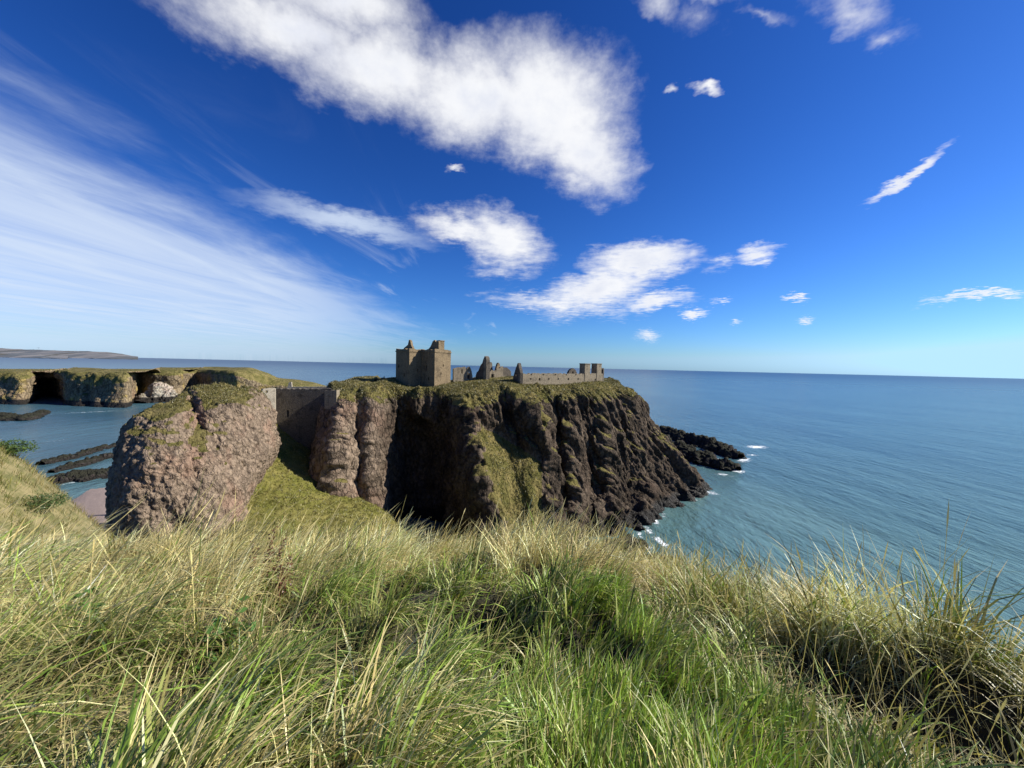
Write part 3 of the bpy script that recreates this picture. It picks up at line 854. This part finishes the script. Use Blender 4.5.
# ------------------------------------------------------------------ grass
def blade_arrays(P, L, Wd, az, th0, bend, face, c0, c1, rows=5, head=None, curl=None):
    n = len(P)
    t = np.linspace(0, 1, rows)
    ts = (t[:-1] + t[1:]) / 2
    th = th0[:, None] + bend[:, None] * ts[None] ** 1.4
    seg = (L / (rows - 1))[:, None]
    h = np.concatenate([np.zeros((n, 1)), np.cumsum(np.sin(th) * seg, 1)], 1)
    v = np.concatenate([np.zeros((n, 1)), np.cumsum(np.cos(th) * seg, 1)], 1)
    cx, sx = np.cos(az), np.sin(az)
    cen = np.stack([P[:, 0, None] + cx[:, None] * h, P[:, 1, None] + sx[:, None] * h, P[:, 2, None] + v], -1)
    fw = az + np.pi / 2 + face
    wd = np.stack([np.cos(fw), np.sin(fw), np.zeros(n)], -1)
    if head is None:
        prof = np.clip(np.minimum(.55 + t * 1.6, 1.0) * (1 - t ** 2.2), .06, 1)
        prof = np.broadcast_to(prof, (n, rows))
    else:
        prof = head
    off = wd[:, None, :] * (Wd[:, None] * prof * .5)[..., None]
    V = np.stack([cen - off, cen + off], 2).reshape(-1, 3)
    col = c0[:, None, :] + (c1 - c0)[:, None, :] * t[None, :, None]
    col = np.repeat(col, 2, 1).reshape(-1, 3)
    b = (np.arange(n) * rows * 2)[:, None] + (np.arange(rows - 1) * 2)[None]
    Q = np.stack([b, b + 1, b + 3, b + 2], -1).reshape(-1, 4)
    return V, Q, col

class Sward:
    def __init__(s): s.V, s.Q, s.C, s.n = [], [], [], 0
    def add(s, V, Q, C):
        s.V.append(V.astype(np.float32)); s.Q.append((Q + s.n).astype(np.int32)); s.C.append(C.astype(np.float32)); s.n += len(V)
    def mesh(s, name):
        C = np.concatenate(s.C); C = np.concatenate([C, np.ones((len(C), 1), np.float32)], 1)
        return np_mesh(name, np.concatenate(s.V), np.concatenate(s.Q), {'tint': C}, smooth=False)

def grass_material(name, trans=.35):
    m = bpy.data.materials.new(name); m.use_nodes = True
    g = N(m.node_tree)
    out = g.new('ShaderNodeOutputMaterial')
    col = g.attr('tint', 'Color')
    b = g.new('ShaderNodeBsdfPrincipled')
    g.put(b.inputs['Base Color'], col); b.inputs['Roughness'].default_value = .48
    b.inputs['Specular IOR Level'].default_value = .5
    tr = g.new('ShaderNodeBsdfTranslucent')
    g.put(tr.inputs[0], g.mix(1.0, col, (1.15, 1.2, .7), 'MULTIPLY'))
    mx = g.new('ShaderNodeMixShader'); mx.inputs[0].default_value = trans
    g.t.links.new(b.outputs[0], mx.inputs[1]); g.t.links.new(tr.outputs[0], mx.inputs[2])
    g.t.links.new(mx.outputs[0], out.inputs[0])
    return m
M_GRASS = grass_material('grass_blade', .20)
M_STRAW = grass_material('straw_blade', .20)

green, straw = Sward(), Sward()
def pal(cols, n, r):
    cols = np.array(cols); w = r.dirichlet(np.ones(len(cols)) * .7, n)
    return w @ cols

G_COL = [(.050, .105, .008), (.105, .195, .014), (.205, .315, .028), (.055, .120, .012), (.255, .330, .050)]
S_COL = [(.66, .54, .24), (.56, .44, .17), (.72, .64, .36), (.43, .31, .12), (.64, .55, .23)]
O_COL = [(.13, .15, .035), (.20, .19, .05), (.09, .115, .022), (.26, .22, .07)]

def scatter(n_tufts, per, r0, r1, spread, seed, power=.2, ph=1.12):
    r = np.random.default_rng(seed)
    u = r.random(n_tufts)
    e = power + 1
    rr = (r0 ** e + u * (r1 ** e - r0 ** e)) ** (1 / e)
    a = r.uniform(-ph, ph, n_tufts)
    cx, cy = rr * np.sin(a), rr * np.cos(a)
    tid = np.repeat(np.arange(n_tufts), per)
    sp = spread * (1 + rr[tid] * .06)
    x = cx[tid] + r.normal(0, 1, len(tid)) * sp; y = cy[tid] + r.normal(0, 1, len(tid)) * sp
    return r, cx, cy, tid, x, y

def P3(x, y, s): return np.stack([x / s, y / s, np.full_like(x, s * 3.7)], -1)

def fields(x, y):
    ps = path_side(x, y)
    n1 = fbm(P3(x, y, 1.3), 3); n2 = fbm(P3(x, y, .5), 2)
    lawn = sstep(.05, -.25, ps) * sstep(-.6, .3, x - .10 * (y - 1.5) + .5 * n1) * sstep(4.6, 3.4, y + .8 * n1)
    bank = sstep(.15, .5, ps) * sstep(6.5, 5.0, y)
    crest = sstep(4.0, 5.2, y + .9 * n1 - .22 * np.abs(x)) * (1 - bank)
    left = sstep(-1.3, -3.0, x + 1.0 * n1) * (1 - crest)
    return ps, n1, n2, lawn, bank, crest, left

def sward(seed, n_tufts, per, r0, r1, spread):
    r, cx, cy, tid, x, y = scatter(n_tufts, per, r0, r1, spread, seed)
    ps, n1, n2, lawn, bank, crest, left = fields(cx, cy)
    dryp = .08 + .60 * crest + .36 * left * (.6 + .4 * sstep(-2., -3.6, cx)) + .25 * bank - .12 * lawn + .9 * n1 * (1 - lawn * .7) + .5 * n2
    q, tdx, tdy, tk = tussock(cx, cy)
    far_ = np.hypot(cx, cy) > 10
    dryp = np.clip(dryp + TDRY[tk] * (1 - .6 * lawn), .03, .95)
    # tuft level properties
    taz = r.normal(.1, .55, n_tufts) + 1.3 * n2 + .9 * n1
    taz = np.where(bank > .5, r.uniform(0, 2 * np.pi, n_tufts), taz + TAZ[tk])
    rw = .95 * np.clip(q, 0, 1.3) * (1 - .7 * lawn) / (np.hypot(tdx, tdy) + 1e-3)
    taz = np.arctan2(np.sin(taz) + rw * tdy, np.cos(taz) + rw * tdx)
    tlen = (.42 + .12 * left + .10 * crest + .20 * bank) * (1 - .45 * lawn) * (1 + .6 * n1 + .55 * n2 + .5 * r.normal(0, .5, n_tufts))
    tlen = tlen * np.where(far_, 1, 1.18 - .30 * np.clip(q, 0, 1.3) * (1 - lawn))
    tlen = np.clip(tlen, .10, .95)
    tlen *= np.where((np.abs(ps) < .14) & (cy < 4.6), .35, 1)
    tth = .34 + .26 * left + .16 * (1 - lawn) * (1 - bank) - .10 * lawn + .22 * np.clip(q - .5, -.5, .7) * (1 - lawn) + .20 * r.normal(0, 1, n_tufts)
    cvar = np.clip(r.normal(1, .28, n_tufts) + .4 * n2, .4, 1.6) * TCOL[tk]
    n = len(tid)
    dry = r.random(n) < dryp[tid]
    olive = (r.random(n) < (.55 * bank + .12 * crest + .10)[tid])
    az = taz[tid] + r.normal(0, .5, n)
    L = tlen[tid] * r.uniform(.45, 1.15, n)
    th0 = np.clip(tth[tid] + r.normal(0, .16, n), .0, 1.2)
    bend = np.clip(r.normal(1.25, .5, n) * (1 - .35 * lawn[tid]), .05, 2.2)
    Wd = (.005 + .013 * r.random(n) ** 1.5) * (1 + .07 * np.hypot(x, y)) * np.where(dry, .70, 1.0)
    face = r.normal(0, .7, n)
    z = ground_z(x, y) - .015
    P = np.stack([x, y, z], -1)
    gc_ = pal(G_COL, n, r); sc_ = pal(S_COL, n, r); oc_ = pal(O_COL, n, r)
    c = np.where(dry[:, None], sc_, np.where(olive[:, None], oc_, gc_ * (1 + .25 * lawn[tid])[:, None])) * cvar[tid][:, None]
    c = np.clip(c, .01, .7)
    tipmix = (r.random(n) < .35)[:, None] & ~dry[:, None]
    c1 = np.where(tipmix, c * .5 + sc_ * .5, c * 1.1)
    c0 = np.where(dry[:, None], c, c * .75 + sc_ * .14)
    keep_ = (np.hypot(x, y) > .95) & ((r.random(n_tufts) < (1.2 - 1.35 * np.clip(q - .35, 0, 2) * (1 - lawn)) * (1 - 1.1 * sstep(.25, .7, pit(cx, cy)))) | far_)[tid]
    for S, mk in ((green, ~dry & keep_), (straw, dry & keep_)):
        S.add(*blade_arrays(P[mk], L[mk], Wd[mk], az[mk], th0[mk], bend[mk], face[mk], c0[mk], np.clip(c1[mk], 0, .75)))

sward(101, 7600, 16, 1.0, 9.5, .060)
sward(102, 2600, 14, 8.5, 16.0, .16)

# flattened thatch between the tufts
def thatch(seed, n):
    r, cx, cy, tid, x, y = scatter(n, 1, 1.0, 8.5, .02, seed)
    ps, n1, n2, lawn, bank, crest, left = fields(x, y)
    k = r.random(n) < (1 - sstep(.2, .6, pit(x, y))) * (.35 + .5 * left + .4 * crest + .5 * (np.abs(ps) < .16) - .25 * lawn)
    x, y = x[k], y[k]; n = len(x)
    L = r.uniform(.08, .4, n)
    P = np.stack([x, y, ground_z(x, y) + r.uniform(.0, .10, n)], -1)
    c = pal(S_COL, n, r) * r.uniform(.5, 1., n)[:, None]
    straw.add(*blade_arrays(P, L, r.uniform(.002, .005, n) * (1 + .1 * np.hypot(x, y)), r.normal(.2, 1.0, n), r.uniform(1.0, 1.5, n), r.normal(.1, .4, n), r.normal(0, .8, n), c, c))
thatch(103, 42000)

# flowering stems with seed heads
def stems(seed, n, r0, r1, keepf, lmin, lmax, wmul=1.0, headw=2.1):
    r, cx, cy, tid, x, y = scatter(n, 1, r0, r1, .02, seed)
    f = fields(x, y)
    k = r.random(n) < keepf(x, y, *f)
    x, y = x[k], y[k]; n = len(x)
    ps, n1, n2, lawn, bank, crest, left = [a[k] for a in f]
    L = r.uniform(lmin, lmax, n) * (1 + .3 * n1)
    rows = 15
    t = np.linspace(0, 1, rows)
    hd = np.where(t < .74, 1.0 - .35 * t, 0)[None] + np.where((t >= .74) & (t < .99), headw, 0)[None] * r.uniform(.25, 1.25, (n, rows)) + .02
    az = r.normal(.1, .5, n) + 1.0 * n2
    az = np.where(bank > .5, r.uniform(0, 2 * np.pi, n), az)
    th0 = np.clip(.12 + .34 * left + .16 * crest + r.normal(0, .12, n), 0, 1.1)
    bend = np.clip(r.normal(.45, .25, n), .02, 1.4)
    Wd = r.uniform(.0022, .0038, n) * (1 + .13 * np.hypot(x, y)) * wmul
    c = pal(S_COL, n, r) * r.uniform(.75, 1.12, n)[:, None]
    P = np.stack([x, y, ground_z(x, y)], -1)
    straw.add(*blade_arrays(P, L, Wd, az, th0, bend, r.uniform(0, 3.1, n), np.clip(c * .95, 0, .7), np.clip(c * 1.05, 0, .72), rows, hd))
stems(104, 6500, 3.0, 8.0, lambda x, y, ps, n1, n2, lawn, bank, crest, left: .85 * crest + .2 * bank, .5, .9)
stems(105, 4200, 2.7, 6.5, lambda x, y, ps, n1, n2, lawn, bank, crest, left: .6 * left + .03, .6, 1.0)
stems(107, 1100, 3.0, 6.0, lambda x, y, ps, n1, n2, lawn, bank, crest, left: .8 * sstep(-1.5, -3, x), .95, 1.3, 1.0, 2.0)
stems(106, 1900, 2.7, 7.0, lambda x, y, ps, n1, n2, lawn, bank, crest, left: .5 * bank, .6, 1.05, 1.0, 2.2)

# tussocks on the bank at the left, farther off
r = np.random.default_rng(120)
nt = 5200
cx = r.uniform(-62, -9, nt); cy = r.uniform(9, 44, nt)
tid = np.repeat(np.arange(nt), 12)
x = cx[tid] + r.normal(0, .22, len(tid)); y = cy[tid] + r.normal(0, .22, len(tid))
n = len(tid)
nn = fbm(P3(cx, cy, 5.0), 3)
dry = r.random(n) < np.clip(.42 + 1.6 * nn, .05, .9)[tid]
c = np.where(dry[:, None], pal(S_COL, n, r) * .55, pal(O_COL, n, r)) * r.normal(1, .2, nt)[tid][:, None]
P = np.stack([x, y, ground_z(x, y) - .03], -1)
V_ = blade_arrays(P, r.uniform(.25, .65, n), r.uniform(.02, .045, n), r.normal(.2, .7, n), r.uniform(.1, .6, n), r.uniform(.3, 1.2, n), r.normal(0, .8, n), np.clip(c, .01, .7), np.clip(c * 1.1, .01, .7), 4)
straw.add(*V_)

o = link('grass', green.mesh('grass'), None, M_GRASS)
tag(o, 'long wind bent green grass covering the clifftop foreground', 'grass', kind='stuff')
o = link('dry_grass', straw.mesh('dry_grass'), None, M_STRAW)
tag(o, 'pale straw coloured grass with seed heads along the cliff edge', 'grass', kind='stuff')

# ragged turf on the headland, crag and gully slope
turf = Sward()
def tufts_on(G, pick, n, seed, L, W, cols, lean=.35):
    r = np.random.default_rng(seed)
    idx = np.flatnonzero(pick.ravel() > .5)
    Pp = G.reshape(-1, 3)[r.choice(idx, n)]
    Pp = np.repeat(Pp, 3, 0) + r.normal(0, .18, (n * 3, 3)) * np.array([1, 1, .2])
    Pp[:, 2] -= .06
    k = len(Pp)
    c = np.repeat(pal(cols, n, r) * r.uniform(.6, 1.25, n)[:, None], 3, 0)
    turf.add(*blade_arrays(Pp, r.uniform(.5, 1.2, k) * L, r.uniform(.6, 1.3, k) * W, r.uniform(0, 6.28, k), r.uniform(.05, .7, k), r.uniform(.2, 1.1, k), r.normal(0, .9, k), c, c * 1.1, 4))
hn = normals(HEAD); hn = -hn if hn[..., 2].mean() < 0 else hn
px_, py_, d_ = project(HEAD)
hv = ((HEAD[..., 2] > 42.6 + 2.8 * perlin(HEAD / 5.)) & (hn[..., 2] > .18) & (d_ < 215)) | ((ramp_mask(HEAD) > .6) & (hn[..., 2] > .1))
T_COL = [(.10, .098, .024), (.17, .14, .05), (.23, .185, .075), (.07, .075, .018)]
tufts_on(HEAD, hv, 26000, 201, .55, .16, T_COL)
cn = normals(CRAG); cn = -cn if cn[..., 2].mean() < 0 else cn
tufts_on(CRAG, (CRAG[..., 2] > 45.3 + 2.5 * perlin(CRAG / 4.)) & (cn[..., 2] > .45), 2200, 202, .42, .12, T_COL)
tufts_on(SLOPE, np.ones(SLOPE.shape[:2]), 16000, 203, .6, .15, [(.13, .135, .028), (.21, .18, .055), (.27, .22, .08), (.10, .11, .022)])
o = link('turf', turf.mesh('turf'), None, M_GRASS)
tag(o, 'short olive turf growing in tufts on the headland, crag and gully slope', 'turf', kind='stuff')

# ------------------------------------------------------------------ plants one can tell apart
def leafy(name, loc, rad_, h, n, size, cols, seed, label, cat, group=None, flat=.5):
    """low bush of many small leaves on short stems"""
    r = np.random.default_rng(seed)
    root = empty(name, loc)
    d = r.normal(0, 1, (n, 3)); d /= np.linalg.norm(d, axis=1)[:, None]
    d[:, 2] = np.abs(d[:, 2])
    lump = 1 + .35 * perlin(d * 2.2 + seed)
    p = d * (r.random(n) ** .45)[:, None] * lump[:, None] * np.array([rad_, rad_, h])
    ax = r.normal(0, 1, (n, 3)); ax[:, 2] *= flat; ax /= np.linalg.norm(ax, axis=1)[:, None]
    up = r.normal(0, .6, (n, 3)) + np.array([0, 0, 1.0])
    sd = np.cross(ax, up); sd /= np.linalg.norm(sd, axis=1)[:, None] + 1e-6
    s = (size * r.uniform(.6, 1.3, n))[:, None]
    V = np.stack([p - ax * s * .1, p + ax * s * .45 + sd * s * .32, p + ax * s, p + ax * s * .45 - sd * s * .32], 1).reshape(-1, 3)
    Q = np.arange(n * 4).reshape(n, 4)
    c = pal(cols, n, r) * r.uniform(.7, 1.2, n)[:, None]
    C = np.concatenate([np.repeat(c, 4, 0), np.ones((n * 4, 1))], 1)
    link('leaves', np_mesh('leaves', V, Q, {'tint': C}, smooth=False), root, M_GRASS)
    k = max(6, int(rad_ * 14))
    P = np.stack([r.normal(0, rad_ * .2, k), r.normal(0, rad_ * .2, k), np.full(k, -.05)], -1)
    c = np.tile(np.array([[.10, .08, .04]]), (k, 1))
    V2, Q2, C2 = blade_arrays(P, np.full(k, h * .9), np.full(k, size * .22), r.uniform(0, 6.28, k), r.uniform(.1, .9, k), r.uniform(0, .4, k), r.uniform(0, 3, k), c, c)
    link('stem', np_mesh('stem', V2, Q2, {'tint': np.concatenate([C2, np.ones((len(C2), 1))], 1)}, smooth=False), root, M_STRAW)
    return tag(root, label, cat, group)

def gp(px, d):
    p = at_z(px, d, 50); return (p[0], p[1], float(ground_z(p[0], p[1])))
leafy('shrub', gp(8, 25.0), 1.3, .8, 1900, .12, [(.06, .11, .02), (.09, .14, .03), (.05, .085, .02)], 1, 'bright green shrub on the left bank, nearest the picture edge', 'shrub', 'green shrubs on the left bank')
leafy('shrub', gp(62, 20.5), 1.1, .7, 1500, .12, [(.07, .10, .03), (.10, .13, .04), (.06, .08, .025)], 2, 'dull green shrub on the left bank beside the bay water', 'shrub', 'green shrubs on the left bank')
leafy('shrub', gp(34, 22.5), 1.4, .6, 1700, .11, [(.05, .09, .02), (.08, .12, .03), (.04, .07, .018)], 3, 'dark green wide shrub on the left bank, between the other two shrubs', 'shrub', 'green shrubs on the left bank')
def gq(px, py, h=0.0):
    """ground point seen at px,py"""
    rr = ray(px, py)
    for d in np.linspace(.8, 14, 800):
        q = CAM + rr * d
        if q[2] <= float(ground_z(q[0], q[1])) + h: break
    return (q[0], q[1], float(ground_z(q[0], q[1])))
leafy('nettle', gq(82, 640), .22, .42, 130, .085, [(.08, .17, .03), (.11, .21, .04), (.07, .14, .03)], 4, 'bright green nettle clump amid straw grass on the left', 'plant', flat=.3)
leafy('nettle', gq(225, 655), .2, .34, 90, .07, [(.06, .14, .03), (.09, .18, .04)], 5, 'small dark green nettle in long grass below the crag', 'plant', flat=.3)

def dock(px, py, h, seed, label):
    """dead brown dock: stalks carrying rusty seed clusters"""
    r = np.random.default_rng(seed)
    p0 = gq(px, py, .0)
    root = empty('dock', p0)
    for k in range(5):
        P = np.zeros((1, 3)); P[0, :2] = r.normal(0, .04, 2)
        az, th, L = r.uniform(0, 6.28), r.uniform(.05, .35), h * r.uniform(.7, 1.1)
        c = np.array([[.13, .06, .03]])
        V, Q, C = blade_arrays(P, np.array([L]), np.array([.012]), np.array([az]), np.array([th]), np.array([.1]), r.uniform(0, 3, 1), c, c)
        st_ = link('stalk', np_mesh('stalk', V, Q, {'tint': np.concatenate([C, np.ones((len(C), 1))], 1)}, smooth=False), root, M_STRAW)
        n = 90
        f = r.uniform(.45, 1.0, n)
        q = P + np.array([math.cos(az) * math.sin(th), math.sin(az) * math.sin(th), math.cos(th)]) * (L * f)[:, None] + r.normal(0, .018, (n, 3))
        a = r.normal(0, 1, (n, 3)); a /= np.linalg.norm(a, axis=1)[:, None]
        b_ = np.cross(a, r.normal(0, 1, (n, 3))); b_ /= np.linalg.norm(b_, axis=1)[:, None]
        s = r.uniform(.007, .015, n)[:, None]
        V = np.stack([q - a * s, q + b_ * s, q + a * s, q - b_ * s], 1).reshape(-1, 3)
        c = np.repeat(pal([(.11, .04, .02), (.17, .075, .035), (.07, .03, .02)], n, r), 4, 0)
        link('seed_head', np_mesh('seed_head', V, np.arange(n * 4).reshape(n, 4), {'tint': np.concatenate([c, np.ones((n * 4, 1))], 1)}, smooth=False), st_, M_STRAW)
    tag(root, label, 'plant', 'dead docks in the grass')
dock(262, 600, .75, 1, 'tall rust brown dead dock plant standing in straw below the crag')
dock(283, 612, .55, 2, 'short rust brown dead dock plant, right of the taller one')

# bird over the far hills
def bird(px, py, d, span):
    p = at(px, py, d)
    root = empty('seabird', tuple(p))
    s = span
    V, Q = [], []
    ring = [(-.34, .02), (-.2, .07), (0, .1), (.2, .08), (.32, .05), (.42, .01)]
    for x_, rr in ring:
        for k in range(8):
            a = k * math.pi / 4
            V.append((x_ * s, math.cos(a) * rr * s, math.sin(a) * rr * s))
    for i in range(len(ring) - 1):
        for k in range(8):
            Q.append((i * 8 + k, i * 8 + (k + 1) % 8, (i + 1) * 8 + (k + 1) % 8, (i + 1) * 8 + k))
    m, g, b, pos, _ = material('dark_feathers'); b.inputs['Base Color'].default_value = (.03, .03, .035, 1)
    link('body', np_mesh('body', np.array(V), np.array(Q)), root, m)
    for sd in (1, -1):
        W = []
        for k, (yy, zz, ch) in enumerate([(.04, .03, .2), (.3, .12, .2), (.55, .10, .14), (.9, .02, .03)]):
            for xo in (ch, -ch):
                for dz in (.012, -.012): W.append((xo * s, sd * yy * s, (zz + dz) * s))
        q = []
        for k in range(3):
            a = k * 4
            q += [(a, a + 4, a + 6, a + 2), (a + 1, a + 3, a + 7, a + 5), (a, a + 1, a + 5, a + 4), (a + 2, a + 6, a + 7, a + 3)]
        q.append((12, 13, 15, 14))
        link('wing', np_mesh('wing', np.array(W), np.array(q)), root, m)
    return tag(root, 'small dark seabird flying above the distant hills', 'bird')
bird(38.5, 348, 120, .55)

# ------------------------------------------------------------------ sun and sky
SKY_GRADE = [(.132, 1.74), (.36, 1.46), (.86, 1.31)]
SUN_A, SUN_E = 96.0, 35.0
sd = np.array([math.sin(rad(SUN_A)) * math.cos(rad(SUN_E)), -math.cos(rad(SUN_A)) * math.cos(rad(SUN_E)), math.sin(rad(SUN_E))])
L = bpy.data.lights.new('sun', 'SUN'); L.energy = 5.0; L.angle = rad(.5); L.color = (1., .95, .86)
so = bpy.data.objects.new('sun', L); COL.objects.link(so)
so.rotation_euler = Vector(sd).to_track_quat('Z', 'Y').to_euler()
so.location = (40, -20, 120)

W = bpy.data.worlds.new('World'); SC.world = W; W.use_nodes = True
g = N(W.node_tree)
out = g.new('ShaderNodeOutputWorld'); bg = g.new('ShaderNodeBackground')
g.t.links.new(bg.outputs[0], out.inputs[0])
sky = g.new('ShaderNodeTexSky', sky_type='NISHITA', sun_disc=False)
sky.sun_elevation = rad(SUN_E)
sky.sun_rotation = math.atan2(sd[0], sd[1])
sky.altitude = 0; sky.air_density = 1.0; sky.dust_density = .2; sky.ozone_density = 1.5
sc3 = g.new('ShaderNodeSeparateColor'); g.put(sc3.inputs[0], sky.outputs[0])
cc3 = g.new('ShaderNodeCombineColor')
ch = [g.math('MULTIPLY', g.math('POWER', sc3.outputs[i], kg), ka) for i, (ka, kg) in enumerate(SKY_GRADE)]
ch[1] = g.math('MINIMUM', ch[1], 9.4)
g.put(cc3.inputs[0], g.math('MINIMUM', g.math('MINIMUM', ch[0], 5.7), g.math('MULTIPLY', ch[1], .63)))
g.put(cc3.inputs[1], ch[1])
g.put(cc3.inputs[2], g.math('MINIMUM', g.math('MAXIMUM', ch[2], g.math('MULTIPLY', ch[1], 1.3)), 12.0))
skyc = cc3.outputs[0]
n = g.new('ShaderNodeTexCoord').outputs['Generated']
sep = g.new('ShaderNodeSeparateXYZ'); g.put(sep.inputs[0], n)
zc = g.math('MAXIMUM', sep.outputs[2], .012)
plane = g.vec('DIVIDE', n, g.new('ShaderNodeCombineXYZ').outputs[0])
comb = g.new('ShaderNodeCombineXYZ')
xz = g.math('DIVIDE', sep.outputs[0], zc); yz = g.math('DIVIDE', sep.outputs[1], zc)
g.put(comb.inputs[0], xz); g.put(comb.inputs[1], yz)
plane = comb.outputs[0]
warp = g.vec('SCALE', g.vec('SUBTRACT', g.noise(n, 9., 4, .6, out='Color'), (.5, .5, .5)), .055)
warp2 = g.vec('SCALE', g.vec('SUBTRACT', g.noise(plane, 7., 4, .65, out='Color'), (.5, .5, .5)), .05)
nw = g.vec('ADD', g.vec('ADD', n, warp), warp2)

def blob(px, py, rx, ry, rot, s, edge=0.0):
    c = ray(px, py); c = c / np.linalg.norm(c)
    ca, sa = math.cos(rad(rot)), math.sin(rad(rot))
    def tang(x, y):
        q = ray(x, y); return q / np.dot(q, c) - c
    A = tang(px + rx * ca, py + rx * sa); B = tang(px - ry * sa, py + ry * ca)
    Mx = np.array([A, B]); Dl = np.linalg.inv(Mx @ Mx.T) @ Mx
    k = g.vec('DOT_PRODUCT', nw, tuple(c))
    u = g.math('DIVIDE', g.vec('DOT_PRODUCT', nw, tuple(Dl[0])), k)
    v = g.math('DIVIDE', g.vec('DOT_PRODUCT', nw, tuple(Dl[1])), k)
    r = g.math('SQRT', g.math('MULTIPLY_ADD', u, u, g.math('MULTIPLY', v, v)))
    f = g.map(r, 0.0, 1.6, s, 0.0)
    return g.math('MULTIPLY', f, g.math('GREATER_THAN', k, .2))

PUFF = [(215,-20,80,42,35,.95),(290,28,110,46,18,1.0),(340,5,95,40,10,.9),(385,72,110,48,18,1.05),(470,95,95,55,12,1.1),(545,105,85,62,22,1.15),(585,150,60,48,60,1.1),(575,180,36,22,10,.8),(420,110,70,34,20,.7),
        (460,228,52,18,14,.95),(505,240,50,30,25,1.05),(500,268,40,16,0,.6),
        (640,262,62,18,-4,1.15),(600,288,70,24,-20,1.1),(655,300,40,11,-6,1.0),(560,305,90,12,6,.8),
        (755,254,24,12,-20,.95),(722,262,34,10,-25,.6),
        (910,176,52,6,-36,1.15),(884,194,34,6,-33,.8),
        (975,300,62,4.5,-4,1.0),
        (660,10,36,18,20,.62),(715,-2,50,16,0,.66),(760,14,50,14,10,.6),(850,14,70,30,25,.64),(880,40,36,14,-20,.58),(700,20,60,30,0,.50),(610,80,50,60,0,.46),
        (797,299,13,4,0,1.1),(693,314,14,6,0,1.1),(718,302,14,3.5,0,.8),(807,321,9,3.5,0,.95),(735,321,8,3,0,.8),(646,337,18,6,0,.85),(707,90,17,7,0,.95),(672,93,9,5,0,.7),(455,172,11,5,0,.9)]
acc = None
for q in PUFF:
    f = blob(*q)
    acc = f if acc is None else g.math('MAXIMUM', acc, f)
na = g.noise(g.vec('MULTIPLY', plane, (1., .8, 1.)), 4.0, 8, .60)
nb = g.noise(n, 26., 6, .65)
dens = g.math('MULTIPLY_ADD', g.math('SUBTRACT', na, .5), .62, acc)
dens = g.math('MULTIPLY_ADD', g.math('SUBTRACT', nb, .5), .34, dens)
dens = g.math('MULTIPLY', dens, g.ss(acc, .02, .30))
pa = g.ss(dens, .26, .95)
# streaky high cloud on the left, drawn out along y
st = g.noise(g.vec('MULTIPLY', plane, (1.4, .32, 1.)), 1.0, 9, .60, .9)
na2 = g.noise(g.vec('MULTIPLY', plane, (1.6, .7, 1.)), 1.0, 7, .65, .3)
st2 = g.noise(g.vec('MULTIPLY', plane, (.7, .10, 1.)), 1.0, 5, .55, .3)
ex = g.math('MULTIPLY_ADD', g.math('SUBTRACT', st2, .5), 1.6, g.math('MULTIPLY_ADD', g.math('SUBTRACT', na2, .5), 1.5, xz))
mask = g.math('MULTIPLY', g.ss(ex, -1.65, -2.9), g.ss(yz, .2, 1.4))
mask = g.math('MULTIPLY', mask, g.ss(sep.outputs[2], .0, .10, .55, 1.0))
lens = blob(345,222,85,14,14,1.0)
mask = g.math('MULTIPLY', mask, g.ss(g.math('MULTIPLY_ADD', g.math('SUBTRACT', st, .5), .5, g.math('DIVIDE', xz, yz)), -.12, -.62))
cir = g.math('MULTIPLY', mask, g.map(st, .30, .68, .64, 1.0))
cir = g.math('MAXIMUM', cir, g.ss(lens, .15, .95, 0, .9))
wisp = g.math('MULTIPLY', g.ss(st, .56, .74, 0, .35), g.math('MULTIPLY', g.ss(xz, 1.0, -1.2), g.ss(sep.outputs[2], .03, .12)))
wisp = g.math('MULTIPLY', wisp, g.ss(sep.outputs[2], .55, .2))
ca_ = g.math('MAXIMUM', g.math('MULTIPLY', cir, .88), wisp)
bodyn = g.noise(n, 7., 5, .6)
cw = g.mix(g.ss(g.math('MULTIPLY', dens, bodyn), .3, .75), (11.0, 11.1, 11.3), (8.6, 9.0, 10.2))
cc = g.mix(ca_, skyc, (7.8, 9.0, 10.8))
cc = g.mix(g.math('MULTIPLY', pa, .97), cc, cw)
g.put(bg.inputs[0], cc)
bg.inputs[1].default_value = .0515
W.cycles.sampling_method = 'MANUAL'; W.cycles.sample_map_resolution = 512

SC.view_settings.view_transform = 'Standard'
SC.view_settings.look = 'None'
SC.view_settings.exposure = .80
SC.view_settings.gamma = 1.0
SC.cycles.max_bounces = 5
SC.cycles.diffuse_bounces = 2
SC.cycles.glossy_bounces = 2
SC.cycles.transmission_bounces = 3
SC.cycles.use_denoising = True
